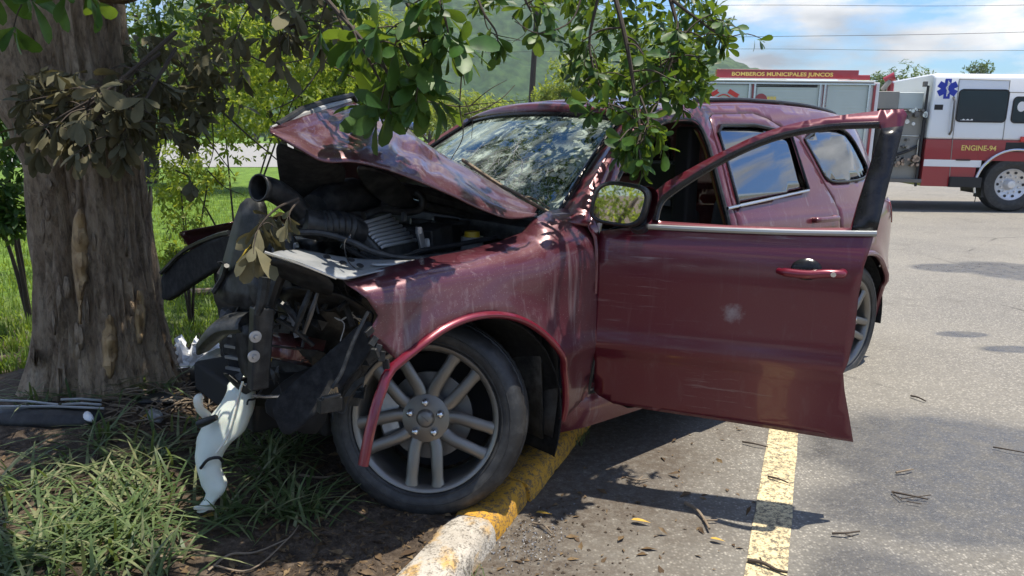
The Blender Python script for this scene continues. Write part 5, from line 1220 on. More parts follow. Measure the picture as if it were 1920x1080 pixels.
plant('round_tree', g_(1700, 70), 'round green tree behind the fire engine pump', 'tree', [B_(1700, 165, 70, 62, 46), B_(1655, 165, 70, 34, 34), B_(1735, 175, 70, 40, 36), B_(1690, 210, 70, 60, 40)], 1300, 6, 3.4, 'leaf_far', 68, .3)
plant('round_tree', g_(1837, 110), 'small tree top above the white fire engine cab', 'tree', [B_(1837, 130, 110, 26, 17), B_(1830, 150, 110, 22, 20), B_(1845, 180, 110, 40, 40)], 420, 6, 4.2, 'leaf_far', 69, .3)
for k_, (x_, y_, s_, nm_) in enumerate(((-5.5, -8, 1.0, 'left'), (-1.2, -10, 1.15, 'middle'), (4.0, -12, 1.1, 'right'), (10, -12, 1.2, 'far right'))):
    plant('reflection_tree', (x_, y_, 0 if x_ > -2 else .05), 'added leafy tree behind the photographer, %s of the row, for mirror and paint reflections' % nm_, 'tree', [((x_, y_, 3.0 * s_), (1.9 * s_, 1.6, 1.5 * s_), 1), ((x_ + 1.3, y_ + .3, 2.2 * s_), (1.2, 1.2, 1.0), .6), ((x_ - 1.2, y_, 2.1 * s_), (1.2, 1.2, 1.1), .6), ((x_, y_ + .4, 1.0), (2.4, .9, .9), .7)], 650, 6, 1.6, 'leaf_far', 80 + k_, .12)  # unseen trees, added so that mirror and paint reflect greenery
plant('reflection_shrub', (.25, -6.8, 0), 'bushy shrub added behind the photographer to reflect in the door mirror', 'shrub', [((.25, -6.8, 1.15), (1.0, .6, .8), 1), ((1.0, -7.0, .9), (.8, .5, .7), .7), ((-.7, -6.9, 1.7), (.8, .6, .9), .8)], 420, 6, 1.0, 'leaf_bright', 90, .09)  # unseen shrub, added to fill the view in the door mirror
ORD = ['first', 'second', 'third', 'fourth', 'fifth', 'sixth', 'seventh', 'eighth', 'ninth', 'tenth']
for k_, u_ in enumerate(range(730, 1330, 75)):
    plant('distant_tree', g_(u_, 110 + 3 * (k_ % 3)), 'distant dark tree under the hill, %s from the left in its row' % ORD[k_], 'tree', [B_(u_, 205 + 8 * math.sin(u_), 110 + 3 * (k_ % 3), 55, 34), B_(u_ + 20, 222, 110, 40, 26)], 240, 6, 5.0, 'leaf_far', 170 + k_, .25, group='tree row under the hill')
for k_, u_ in enumerate(range(-60, 700, 90)):
    plant('distant_tree', g_(u_, 113 + 3 * (k_ % 3)), 'distant tree across the pale road, %s from the left in its row' % ORD[k_], 'tree', [B_(u_, 215 + 10 * math.sin(u_), 115, 72, 55), B_(u_ + 25, 235, 115, 50, 34)], 250, 6, 5.5, 'leaf_far', 190 + k_, .25, group='tree row across the road')

# utility pole and cables
ub = at(990, 252, 55); ub[2] = 0
up_ = empty('utility_pole', tuple(ub)); tag(up_, 'dark wooden utility pole behind the car roof', 'pole')
mb = MB(); top_ = at(1012, -60, 55) - ub; mb.tube([(0, 0, -.3), tuple(top_ * .5 + (0, 0, 0)), tuple(top_)], [.24, .20, .17], 12); mb.build('shaft', M['pole'], up_)
mb = MB(); mb.box(tuple(top_ + (0, 0, -.5)), (2.4, .12, .14)); mb.build('cross_arm', M['pole'], up_)
for k, (v0, v1, y) in enumerate(((92, 92, 45), (70, 47, 42), (10, 2, 40))):
    a, b = at(1330, v0, y), at(2300, v1 - 2 * (k == 0), y - 3); m_ = (a + b) / 2 - (0, 0, .12); a2 = at(600, v0 + 12, y + 2)
    mb = MB(); C = cat_interp([a2, a, m_, b], 8); mb.tube(C, .011 + .002 * (k == 1), 5)
    tag(mb.build('overhead_cable', M['wire']), ['lowest overhead cable crossing the sky above the fire engine', 'middle overhead cable slanting across the sky', 'topmost overhead cable at the upper right edge'][k], 'cable', 'overhead cables')
# ------------------------------------------------------------------ fire engine across the lot
TY, TT = R_(-7), R_(1.1)
ea = np.array([math.cos(TY) * math.cos(TT), math.sin(TY) * math.cos(TT), -math.sin(TT)]); ey = np.array([-math.sin(TY), math.cos(TY), 0]); ez = np.cross(ea, ey)
tp0 = np.array([9.70, 14.50, 0.0])
def TP(u, v):                                     # photo point -> (along, up) on the near flank
    d = ray(u, v); t = ((tp0 - EYE) @ ey) / (d @ ey); q = EYE + d * t - tp0; return float(q @ ea), float(q @ ez)
fe = empty('fire_engine', tuple(tp0)); fe.matrix_world = Matrix([[ea[0], ey[0], ez[0], tp0[0]], [ea[1], ey[1], ez[1], tp0[1]], [ea[2], ey[2], ez[2], tp0[2]], [0, 0, 0, 1]])
tag(fe, 'white and red fire engine parked across the lot behind the SUV', 'fire engine')
def slab(name, u0, v0, u1, v1, y0, y1, mat, par=None, bevel=.012, smooth=True):
    vm = (v0 + v1) / 2; a0, a1 = TP(u0, vm)[0], TP(u1, vm)[0]; z1, z0 = TP(u0, v0)[1], TP(u1, v1)[1]; mb = MB(); mb.box(((a0 + a1) / 2, (y0 + y1) / 2, (z0 + z1) / 2), (a1 - a0, y1 - y0, z1 - z0)); return mb.build(name, M[mat], par or fe, bevel=bevel)
# cab
a_l, z_b = TP(1737, 262)[0], TP(1800, 262)[1]; a_r = 2.05; z_t = TP(1800, 137)[1]
mb = MB(); prof = [(0.0, z_b), (0, z_t - .10), (.035, z_t - .03), (.13, z_t), (2.37, z_t), (2.465, z_t - .03), (2.5, z_t - .10), (2.5, z_b)]
mb.prism([(a_l, y, z) for y, z in prof], (a_r - a_l, 0, 0)); cab = mb.build('cab', M['white_paint'], fe, bevel=.05)
z_m = z_b; z_low = TP(1780, 350)[1]
mb = MB(); ax, rw = 0.0, .66
mb.box(((a_l + -.70) / 2, 1.25, (z_m + z_low) / 2), (-.70 - a_l, 2.5, z_m - z_low)); mb.box(((-.70 + a_r) / 2, 1.25, (z_m + .98) / 2), (a_r + .70, 2.5, z_m - .98)); mb.box(((.70 + a_r) / 2, 1.25, (.98 + .5) / 2), (a_r - .70, 2.5, .48)); mb.build('lower_cab', M['red_paint'], fe, bevel=.01)
za, zb = TP(1800, 300)[1], TP(1800, 313)[1]
mb = MB(); mb.box(((a_l - .62) / 2, -.004, (za + zb) / 2), (-.62 - a_l - .01, .012, za - zb)); mb.build('white_stripe', M['white_print'], fe)
for nm, (u0, v0, u1, v1) in (('door_window', (1800, 168, 1884, 229)), ('front_window', (1902, 182, 1975, 231))):
    a0, z1 = TP(u0, v0); a1, z0 = TP(u1, v1); r_ = .07; n_ = 5
    pts = []
    for cx_, cz_, s_ in ((a1 - r_, z1 - r_, 0), (a0 + r_, z1 - r_, 90), (a0 + r_, z0 + r_, 180), (a1 - r_, z0 + r_, 270)): pts += arc(cx_, cz_, r_, s_, s_ + 90, n_)
    mb = MB(); mb.prism([(x, -.010, z) for x, z in pts], (0, .03, 0)); wn_o = mb.build(nm, M['truck_glass'], cab)
    mb = MB(); mb.tube([(x, -.008, z) for x, z in pts + pts[:1]], .014, 6); mb.build('window_seal', M['truck_black'], wn_o)
a0, z0 = TP(1812, 224); mb = MB(); mb.prism([(a0 + .11 * t, -.013, z0 + .014 * math.sin(t * 9)) for t in np.linspace(-1, 1, 12)] + [(a0 + .11 * t, -.013, z0 - .016) for t in np.linspace(1, -1, 6)], (0, .003, 0)); mb.build('sticker', M['white_print'], cab)
a0, z0 = TP(1915, 200); mb = MB(); mb.prism([(a0 + .075 * math.cos(t), -.013, z0 + .095 * math.sin(t)) for t in np.linspace(0, 6.28, 20)[:-1]], (0, .003, 0)); mb.build('sticker', M['white_print'], cab)
def seam(pts, par=cab):
    mb = MB(); mb.tube([(TP(*p)[0], -.002, TP(*p)[1]) for p in pts], .008, 5); mb.build('door_seam', M['pump_grey'], par)
seam([(1799, 148), (1786, 262)]); seam([(1799, 148), (1894, 151), (1880, 262)]); seam([(1786, 262), (1779, 345)]); seam([(1893, 173), (1935, 174)])
mb = MB(); P = [TP(1788, 182), TP(1787, 190), TP(1781, 245), TP(1780, 252)]; mb.tube([(P[0][0], 0, P[0][1]), (P[1][0], -.07, P[1][1]), (P[2][0], -.07, P[2][1]), (P[3][0], 0, P[3][1])], .020, 8); mb.build('grab_rail', M['steel'], cab)
mb = MB(); P = TP(1805, 300); mb.box((P[0], -.012, P[1]), (.26, .02, .025)); mb.build('door_handle', M['truck_black'], cab)
# six-armed medical star with a white rod
sc_, sz = TP(1776.5, 166.5); star = MB()
for k in range(3):
    a = math.pi / 2 + k * math.pi / 3; c_, s_ = math.cos(a), math.sin(a); hl, hw = .185, .058
    star.prism([(sc_ + c_ * i * hl - s_ * j * hw, -.0055 - .0005 * k, sz + s_ * i * hl + c_ * j * hw) for i, j in ((-1, -1), (1, -1), (1, 1), (-1, 1))], (0, .004, 0))
so = star.build('star_of_life', M['blue'], cab, smooth=False)
mb = MB(); mb.tube([(sc_, -.009, sz - .14), (sc_, -.009, sz + .15)], .010, 6); mb.tube([(sc_ + .028 * math.sin(t * 9), -.010, sz - .10 + .22 * t) for t in np.linspace(0, 1, 14)], .008, 5); mb.build('star_rod', M['white_print'], so)
def text(body, u, v, hpx, mat, par, width=None, y=-.008, bold=.0):
    cu = bpy.data.curves.new('lettering', 'FONT'); cu.body = body; cu.size = 1; cu.extrude = .01; cu.offset = bold; cu.align_x = 'LEFT'
    t = bpy.data.objects.new('lettering', cu); COL.objects.link(t); dg = bpy.context.evaluated_depsgraph_get(); me = bpy.data.meshes.new_from_object(t.evaluated_get(dg)); bpy.data.objects.remove(t)
    V_ = np.array([q.co for q in me.vertices]); lo, hi = V_.min(0), V_.max(0); a0, z0 = TP(u, v + hpx / 2); z1 = TP(u, v - hpx / 2)[1]; a1 = TP(u + width, v)[0]
    for q in me.vertices:
        c = q.co.copy(); q.co = (a0 + (c.x - lo[0]) / (hi[0] - lo[0]) * (a1 - a0), y - (c.z) * .3, z0 + (c.y - lo[1]) / (hi[1] - lo[1]) * (z1 - z0))
    return link('lettering', me, M[mat], par)
text('ENGINE-94', 1802, 277, 10, 'gold', cab, 66, -.006, .012)
# front wheel, arch, step, mud flap
fwl = empty('front_wheel', (0, .16, .53)); fwl.parent = fe; wz = .53
Mt = None
mb = MB(); mb.lathe([(.30, .12), (.33, .14), (.42, .15), (.50, .14), (.525, .11), (.53, .06), (.53, -.12), (.50, -.15), (.30, -.13)], 48, 0, Matrix.Diagonal((1, -1, 1, 1))); mb.build('tyre', M['tyre'], fwl)
mb = MB(); mb.lathe([(.0, .02), (.06, .02), (.11, .05), (.20, .06), (.27, .10), (.30, .13), (.31, .12)], 40, 0, Matrix.Diagonal((1, -1, 1, 1))); mb.build('rim', M['truck_rim'], fwl)
mb = MB(); mb.lathe([(0, .15), (.07, .14), (.10, .08), (.11, .03)], 24, 0, Matrix.Diagonal((1, -1, 1, 1))); mb.build('hub', M['truck_rim'], fwl)
for k in range(10):
    a = k * math.pi / 5; mb = MB(); c = (.235 * math.cos(a), -.085, .235 * math.sin(a)); mb.tube([c, (c[0], -.094, c[2])], .028, 12); mb.build('hand_hole', M['truck_black'], fwl)
    a += .31; c = (.165 * math.cos(a), -.055, .165 * math.sin(a)); mb = MB(); mb.tube([c, (c[0], -.10, c[2])], .014, 6); mb.build('lug_nut', M['chrome'], fwl)
mb = MB(); A_ = arc(0, .50, .70, -12, 192, 30); mb.grid([[(x, y, z) for x, z in A_] for y in (-.03, -.02, .55)]); mb.build('arch_liner', M['truck_black'], fe, solid=.01)
mb = MB(); mb.tube([(x, -.03, z) for x, z in A_], .028, 8); mb.build('arch_trim', M['chrome'], fe)
mb = MB(); mb.box((-.2, 1.45, .62), (1.6, 1.9, .25)); mb.build('axle_shadow_box', M['truck_black'], fe).name = 'chassis_shade_box'  # black block for the chassis, doubling as shade around the axle
slab('step', 1778, 331, 1838, 352, -.06, .5, 'truck_black'); slab('mud_flap', 1842, 348, 1848, 371, .05, .35, 'truck_black', bevel=.003)
mb = MB(); P0, P1 = TP(1836, 357), TP(1832, 380); mb.tube([(P0[0], .1, P0[1]), (P1[0], .1, P1[1])], .008, 5); mb.build('ground_strap', M['truck_black'], fe)
slab('grille_panel', 1885, 267, 1990, 287, -.006, .02, 'truck_black', cab, .004)
slab('marker_lamp', 1912, 256, 1935, 266, -.05, .0, 'red_print', cab, .01)
# pump section
slab('pump_panel', 1652, 205, 1733, 338, .10, 2.4, 'pump_grey'); slab('pump_top', 1640, 170, 1690, 204, .12, 2.4, 'pump_grey'); slab('pump_top', 1691, 172, 1738, 204, .16, 2.4, 'shutter'); slab('pump_sill', 1655, 334, 1728, 343, .0, .5, 'steel', bevel=.006)
slab('panel_divider', 1652, 253, 1733, 256, .085, .11, 'chrome', bevel=.002); slab('cab_gap_shade', 1728, 160, 1732, 350, .02, .06, 'truck_black', bevel=.004)  # thin black strip paints the dark gap between cab and pump
random.seed(5)
for (cu, cv, su, sv, n, mt) in ((1712, 212, 24, 8, 16, 'chrome'), (1700, 302, 22, 8, 20, 'brass'), (1698, 268, 6, 8, 4, 'pump_grey')):
    for k in range(n):
        a, z = TP(cu + random.uniform(-su, su), cv + random.uniform(-sv, sv)); mb = MB(); r0 = random.uniform(.014, .038); mb.tube([(a, .10, z), (a, .0, z), (a, -.04, z)], [r0, r0, r0 * 1.25], 10); mb.build('pump_valve', M[mt if k % 3 else 'steel'], fe)
mb = MB(); a, z = TP(1690, 170); mb.tube([(a, .6, z), (a, .6, z + .16), (a - .10, .55, z + .25), (a + .03, .5, z + .30)], [.07, .07, .08, .10], 10); mb.build('deck_monitor', M['red_paint'], fe)
mb = MB(); a, z = TP(1672, 166); mb.tube([(a, .5, z), (a + .12, .5, z + .18)], .05, 8); mb.build('deck_pipe', M['pump_grey'], fe)
slab('corner_lamp', 1736, 152, 1742, 162, .05, .15, 'steel', bevel=.003)
# body with roller shutters
slab('rear_body', 1240, 150, 1642, 345, .06, 2.45, 'white_paint'); slab('roof_edge', 1236, 147, 1642, 155, .0, 2.5, 'white_paint'); slab('roof_sign', 1346, 128, 1615, 147.5, .15, .35, 'red_paint', bevel=.004); slab('roof_box', 1617, 138, 1642, 148, .3, 1.6, 'red_paint')
text('BOMBEROS MUNICIPALES JUNCOS', 1374, 138.3, 9.5, 'gold', fe, 192, .135, .018)
for u0, u1, red in ((1250, 1402, 0), (1414, 1534, 1), (1545, 1626, 0)):
    so = slab('roller_shutter', u0, 157, u1, 330, .035, .07, 'shutter', bevel=.004)
    a0, a1 = TP(u0, 200)[0], TP(u1, 200)[0]
    for k in range(14):
        mb = MB(); z = TP(u0, 160 + 6 * k)[1]; mb.box(((a0 + a1) / 2, .033, z), (a1 - a0 - .02, .010, .012)); mb.build('slat_ridge', M['shutter'], so)
    for e in (u0 - 1, u1 + 1):
        mb = MB(); a = TP(e, 200)[0]; mb.box((a, .03, (TP(e, 157)[1] + TP(e, 330)[1]) / 2), (.035, .05, TP(e, 157)[1] - TP(e, 330)[1])); mb.build('shutter_rail', M['chrome'], so)
slab('shutter_gap', 1414, 157, 1534, 164, .028, .06, 'truck_black', bevel=.002)
for u0, u1 in ((1404.5, 1410), (1537, 1542), (1630, 1634.5)): slab('red_post', u0, 157, u1, 335, .02, .07, 'red_paint', bevel=.004)
# emblem on the first shutter: two red flag shapes over an arch
for sg, uc in ((1, 1338), (-1, 1376)):
    a, z = TP(uc, 176); mb = MB(); c_, s_ = math.cos(R_(30 * sg)), math.sin(R_(30 * sg))
    mb.prism([(a + (i * .115) * c_ - (j * .045) * s_, .022, z + (i * .115) * s_ + (j * .045) * c_) for i, j in ((-1, -1), (1, -.8), (.8, .3), (1, 1), (-1, 1))], (0, .004, 0)); mb.build('emblem_flag', M['red_print'], fe)
a, z = TP(1357, 187); mb = MB(); mb.tube([(a + .17 * t, .022, z + .10 * (1 - t * t)) for t in np.linspace(-1, 1, 12)], .012, 5); mb.build('emblem_arch', M['red_print'], fe)
a, z = TP(1427, 188); mb = MB(); mb.prism([(a + .12 * math.cos(t), .020, z + .13 * math.sin(t)) for t in np.linspace(0, math.pi, 12)], (0, .006, 0)); mb.build('emblem_dome', M['red_paint'], fe)
for k in range(3):
    a, z = TP(1441 + 6 * k, 185); mb = MB(); mb.box((a, .024, z), (.05, .006, .085)); mb.build('emblem_block', M['gold'], fe)
# rear wheel (behind the SUV) so that the engine stands on the ground
mb = MB(); mb.lathe([(.0, .10), (.28, .13), (.42, .15), (.52, .12), (.53, .06), (.53, -.12), (.50, -.15), (0, -.13)], 40, 0, Matrix.Translation((-5.2, .2, .53)) @ Matrix.Diagonal((1, -1, 1, 1))); mb.build('rear_wheel', M['tyre'], fe)

# gauges, hose and grab handles on the pump panel, shutter pulls
for k, (u, v) in enumerate(((1668, 228), (1680, 226), (1692, 230), (1704, 228), (1716, 232), (1670, 243), (1684, 244))):
    a, z = TP(u, v); mb = MB(); mb.tube([(a, .10, z), (a, .085, z)], .045 if k % 2 else .035, 14); g_o = mb.build('gauge', M['chrome'], fe); mb = MB(); mb.tube([(a, .085, z), (a, .082, z)], .034 if k % 2 else .026, 14); mb.build('gauge_face', M['white_print'], g_o)
a0, z0 = TP(1660, 278); mb = MB(); mb.tube(cat_interp([(a0, .08, z0), (a0 + .15, .02, z0 - .12), (a0 + .4, .0, z0 - .05), (a0 + .62, .08, z0 + .05)], 5), .03, 8); mb.build('suction_hose', M['truck_black'], fe)
for u in (1660, 1724):
    mb = MB(); (a0, z0), (a1, z1) = TP(u, 262), TP(u - 3, 292); mb.tube([(a0, .10, z0), (a0, .05, z0), (a1, .05, z1), (a1, .10, z1)], .012, 6); mb.build('grab_handle', M['chrome'], fe)
for k in range(12):
    a, z = TP(1660 + 6 * k, 208); mb = MB(); mb.tube([(a, .10, z), (a, .093, z)], .012, 6); mb.build('panel_bolt', M['steel'], fe)
slab('body_moulding', 1240, 155.4, 1642, 157, .0, .05, 'chrome', bevel=.002)
slab('roof_lamp', 1250, 141, 1262, 147, .3, .5, 'red_print'); slab('cab_vent', 1752, 196, 1768, 206, -.006, .01, 'truck_black', cab, .002)
# ------------------------------------------------------------------ wreckage on the ground, litter, grass
def G(u, v, lift=0.0):                            # photo point on the soil
    p = gnd(u, v, .05)
    for _ in range(6): p = gnd(u, v, max(gz(p[0], p[1]), 0.0) + lift)
    return p
# white washer tank with its long neck
wt_b = G(400, 935)
wt = empty('washer_tank', tuple(wt_b)); tag(wt, 'white translucent plastic fluid tank dangling beside the torn car nose', 'tank')
TD = 2.62
Q = lambda u, v, y=TD: at(u, v, y) - wt_b
def blob_tube(name, pts, r, flat, mat, par, n=16, up=None):
    C = cat_interp([Q(*p) for p in pts], 5); mb = MB(); rr = np.interp(np.linspace(0, 1, len(C)), np.linspace(0, 1, len(r)), r); mb.tube(C, list(rr), n, flat=flat, up=up); return mb.build(name, mat, par, angle=80)
tank = MB()
rows = []
for (u, v, ru, rd, y) in ((462, 700, 8, .010, 2.72), (448, 712, 20, .03, 2.70), (450, 726, 25, .045, 2.68), (447, 745, 33, .055, 2.66), (436, 768, 45, .06, 2.64), (425, 790, 51, .06, 2.62), (415, 815, 47, .058, 2.60), (402, 838, 37, .052, 2.58), (394, 858, 26, .045, 2.56), (392, 878, 23, .036, 2.54), (398, 898, 23, .034, 2.53), (406, 914, 21, .033, 2.52), (400, 930, 20, .03, 2.51), (390, 942, 18, .028, 2.50), (384, 953, 17, .026, 2.49)):
    c = Q(u, v, y); w = ru * y / F; k = len(rows); rows.append([c + np.array([w * math.copysign(abs(math.cos(a)) ** .8, math.cos(a)), rd * math.sin(a), .25 * w * math.cos(a)]) for a in np.linspace(0, 2 * math.pi, 21)[:-1]])
rows = [[q + .007 * np.array([noise.noise(Vector(tuple(q * 17 + m))) for m in (0, 9, 21)]) for q in r] for r in np.array([cat_interp(list(col), 3) for col in np.array(rows).transpose(1, 0, 2)]).transpose(1, 0, 2)]
tank.grid(rows, closed_u=True); tb_o = tank.build('tank_body', M['reservoir'], wt, angle=32, solid=.003)
mb = MB(); e_ = Q(384, 953, 2.49); mb.lathe([(.036, -.006), (.040, .0), (.036, .008), (.030, .010), (0, .006)], 20, 0, Matrix.Translation(e_) @ Matrix.Rotation(R_(60), 4, 'X')); mb.build('filler_neck', M['reservoir'], tb_o)
blob_tube('tank_lug', [(388, 780, 2.58), (374, 765, 2.56), (372, 748, 2.56), (380, 742, 2.57)], [.022, .018, .02, .012], .8, M['reservoir'], tb_o, 10)
blob_tube('tank_seam', [(455, 715, 2.62), (440, 770, 2.57), (425, 820, 2.53), (405, 850, 2.51)], [.005, .005, .004], 1, M['reservoir'], tb_o, 6)
blob_tube('tank_pump', [(374, 795, 2.54), (392, 788, 2.53), (406, 782, 2.53)], [.018, .016, .012], .9, M['black'], tb_o, 8)
blob_tube('tank_hose', [(376, 878, 2.50), (390, 862, 2.49), (410, 858, 2.49), (418, 866, 2.51)], [.006] * 3, 1, M['black'], tb_o, 6)
# crumpled airbag cloth
cb = G(395, 690); cl_o = empty('airbag_cloth', tuple(cb)); tag(cl_o, 'crumpled white airbag cloth on the ground under the bumper arm', 'cloth')
rows = []; yb = cb[1] + .15
for i in range(16):
    row = []
    for j in range(26):
        u = 330 + 112 * j / 25; t = i / 15; v = 708 - (58 + 16 * math.sin(j * .9)) * math.sin(t * math.pi * .62)
        p = at(u, v, yb - .22 + .45 * t) - cb + .045 * np.array([noise.noise(Vector((i * .9, j * .8, k))) for k in (1, 5, 9)]); p[2] = max(p[2], -.01); row.append(p)
    rows.append(row)
mb = MB(); mb.grid(rows); mb.build('cloth_folds', M['cloth_white'], cl_o, angle=80, solid=.003)
# torn grille / bumper pieces lying in the grass at the left
def debris(name, label, cat, base, gp, mat, solid=.012, sub=1, group=None, depth=True):
    b = G(*base); e = empty(name, tuple(b)); tag(e, label, cat, group)
    mb = MB(); mb.grid([[G(u, v) + np.array([0, 0, h]) - b for u, v, h in r] for r in gp]); mb.build('shell', M[mat], e, sub=sub, solid=solid); return e, b
gr, gb = debris('grille_fragment', 'long black grille fragment with silver trim lying in the grass at left', 'car part', (90, 800), [[(-40, 778, .05), (60, 782, .055), (130, 785, .055), (200, 786, .045)], [(-40, 790, .05), (60, 795, .055), (130, 796, .05), (195, 794, .04)], [(-40, 800, .01), (60, 805, .01), (130, 804, .01), (180, 800, .01)]], 'black')
for (u0, v0, u1, v1) in ((0, 772, 115, 779), (120, 771, 195, 771), (122, 780, 195, 779), (0, 784, 200, 786)):
    mb = MB(); mb.tube([G(u0, v0) + (0, -.01, .062) - gb, G((u0 + u1) / 2, (v0 + v1) / 2) + (0, -.01, .066) - gb, G(u1, v1) + (0, -.01, .058) - gb], .006, 6); mb.build('trim_strip', M['grey_sheet'], gr)
b2, bb2 = debris('bumper_fragment', 'black bumper corner lying by the tree foot under the bumper arm', 'car part', (410, 720), [[(350, 700, .02), (390, 690, .10), (430, 690, .14), (462, 700, .12)], [(360, 725, .02), (400, 722, .12), (440, 720, .15), (470, 725, .10)], [(375, 745, .0), (410, 745, .06), (445, 745, .08), (475, 748, .04)]], 'black_dusty')
debris('bumper_fragment', 'small black plastic strip half buried in the grass right of the trunk foot', 'car part', (300, 770), [[(250, 752, .02), (300, 750, .05), (360, 752, .02)], [(255, 765, .02), (300, 768, .05), (362, 764, .02)]], 'black_dusty')
debris('lamp_fragment', 'broken pale lamp piece in the grass left of the white tank', 'car part', (290, 800), [[(275, 792, .05), (290, 788, .07), (310, 792, .05)], [(278, 806, .04), (292, 808, .06), (308, 806, .03)]], 'lamp_clear')
debris('lamp_fragment', 'small white plastic shard beside the grille fragment', 'car part', (168, 803), [[(156, 800, .06), (168, 797, .08), (178, 802, .06)], [(160, 808, .05), (170, 810, .06), (180, 808, .05)]], 'cloth_white')
# cut log behind the tree
lb = at(350, 588, 6.2); lb[2] = gz(lb[0], lb[1]) + .03
lg = MB(); lg.tube([(-.25, 0, 0), (0, .02, .02), (.35, 0, .04)], [.03, .035, .028], 8); tag(lg.build('cut_branch', M['twig_pale'], None, loc=tuple(lb)), 'pale cut branch on the lawn right of the trunk', 'branch')
# sticks and leaves on the asphalt
def stick(label, pts, r, mat='twig', side=()):
    P = [gnd(u, v, .012) for u, v in pts]; b = P[0]; e = empty('stick', tuple(b)); tag(e, label, 'stick', 'sticks on the asphalt')
    C = cat_interp([p - b + (0, 0, .006 * (k % 2)) for k, p in enumerate(P)], 4); mb = MB(); mb.tube(C, list(np.linspace(r, r * .6, len(C))), 7); mb.build('stem', M[mat], e)
    for s in side:
        Q_ = [gnd(u, v, .014) - b for u, v in s]; mb = MB(); mb.tube(Q_, r * .45, 5); mb.build('side_twig', M[mat], e)
stick('brown stick lying left of the painted bay line', [(1285, 943), (1303, 955), (1318, 970), (1330, 994)], .008, 'twig_pale', [[(1318, 975), (1345, 975)]])
stick('dark forked stick across the bay line at the bottom edge', [(1402, 1050), (1430, 1058), (1455, 1068), (1476, 1076)], .008, 'twig', [[(1430, 1058), (1425, 1046)]])
stick('dark forked stick right of the bay line near the bottom', [(1560, 1000), (1585, 1002), (1612, 996)], .005, 'twig', [[(1585, 1002), (1600, 1006)]])
stick('small bundle of dark twigs on the damp asphalt', [(1672, 922), (1700, 930), (1740, 936)], .005, 'twig', [[(1690, 935), (1745, 928)], [(1700, 940), (1728, 945)], [(1672, 922), (1690, 938)]])
stick('thin twig on the damp patch above the twig bundle', [(1680, 886), (1700, 884), (1712, 880)], .005, 'twig_pale')
stick('short reddish twig by the upper edge of the damp patch', [(1708, 742), (1722, 747), (1736, 752)], .006, 'twig')
stick('long thin twig at the right edge of the asphalt', [(1862, 838), (1895, 846), (1940, 852)], .004, 'twig')
stick('dark twig crossing the upper part of the bay line', [(1392, 828), (1415, 834), (1440, 838)], .005, 'twig')
stick('short dark twig lying on the bay line in sunlight', [(1440, 893), (1460, 900), (1478, 905)], .005, 'twig')
stick('pale dry twig on the soil beside the white kerb', [(998, 980), (1020, 988), (1035, 1000)], .004, 'twig_pale', [[(1020, 988), (1040, 985)]])
stick('bent pale twig in front of the damp kerb corner', [(1175, 895), (1195, 902), (1215, 898)], .005, 'twig_pale', [[(1190, 905), (1205, 893)], [(1180, 902), (1200, 908)]])
def fallen(label, u, v, L_, ang, mat='litter_yellow', soil=False):
    p = G(u, v, .01) if soil else gnd(u, v, .010); BV, BF = leaf_base(.1, .035, .3, .1); me = np_mesh('fallen_leaf', BV * L_ / .1, BF); o = link('fallen_leaf', me, M[mat], None, tuple(p + (0, 0, .004)), (.1, -.1, ang)); tag(o, label, 'leaf', 'fallen leaves')
for lab, u, v, L_, a, s_ in (('yellow leaf on the asphalt right of the kerb break', 1035, 966, .065, 2.9, 0), ('thin yellow leaf left of the brown stick', 1220, 982, .075, 2.8, 0), ('yellow leaf left of the bay line at the bottom', 1360, 1017, .055, 2.7, 0), ('yellow leaf beside the mouth of the white tank', 372, 973, .075, .4, 1), ('broad yellow leaf in the grass left of the white tank', 262, 788, .085, 1.2, 1), ('orange leaf by the trunk foot above the grass', 308, 745, .09, .3, 1)):
    fallen(lab, u, v, L_, a, soil=bool(s_))
# glass crumbs by the kerb
r = np.random.default_rng(3); V, Fc = [], []
for k in range(420):
    u, v = r.normal(985, 45), r.normal(1015, 28); p = gnd(u, v, .006); s_ = r.uniform(.002, .007); q = r.normal(0, 1, (4, 3)); q = q / np.linalg.norm(q, axis=1, keepdims=True) * s_ + p; b = len(V); V += list(q); Fc += [(b, b + 1, b + 2), (b, b + 2, b + 3), (b, b + 3, b + 1), (b + 1, b + 3, b + 2)]
gc = link('glass_crumbs', np_mesh('glass_crumbs', np.array(V), np.array(Fc), False), M['lamp_clear']); tag(gc, 'broken glass crumbs scattered beside the kerb', 'glass', None, 'stuff')
# crumbs of soil, bits of bark and leaf litter
def scatter(n, boxes, seed):
    r = np.random.default_rng(seed); out = []; ar = np.array([b[4] for b in boxes], float); ar /= ar.sum()
    for k in r.choice(len(boxes), n, p=ar):
        b = boxes[k]; out.append((r.uniform(b[0], b[2]), r.uniform(b[1], b[3])))
    return out
P, D_, N, Sz = [], [], [], []
for u, v in scatter(3800, [(0, 700, 560, 1080, 2), (480, 820, 900, 1080, 3), (900, 880, 1420, 1080, .22), (1080, 800, 1400, 940, .12), (180, 690, 480, 810, 2.6)], 4):
    p = G(u, v, .004) if (np.array(gnd(u, v)[:2]) - KP) @ KN > .08 else gnd(u, v, .006)
    P.append(p); D_.append((random.gauss(0, 1), random.gauss(0, 1), random.gauss(0, .12))); N.append((random.gauss(0, .3), random.gauss(0, .3), 1)); Sz.append(random.choice((.12, .15, .2, .3, .5)) * random.uniform(.6, 1.2))
o = bulk_leaves('leaf_litter', np.array(P), np.array(D_), np.array(N), np.array(Sz), M['litter']); tag(o, 'brown leaf and bark litter on soil and kerbside', 'litter', None, 'stuff')
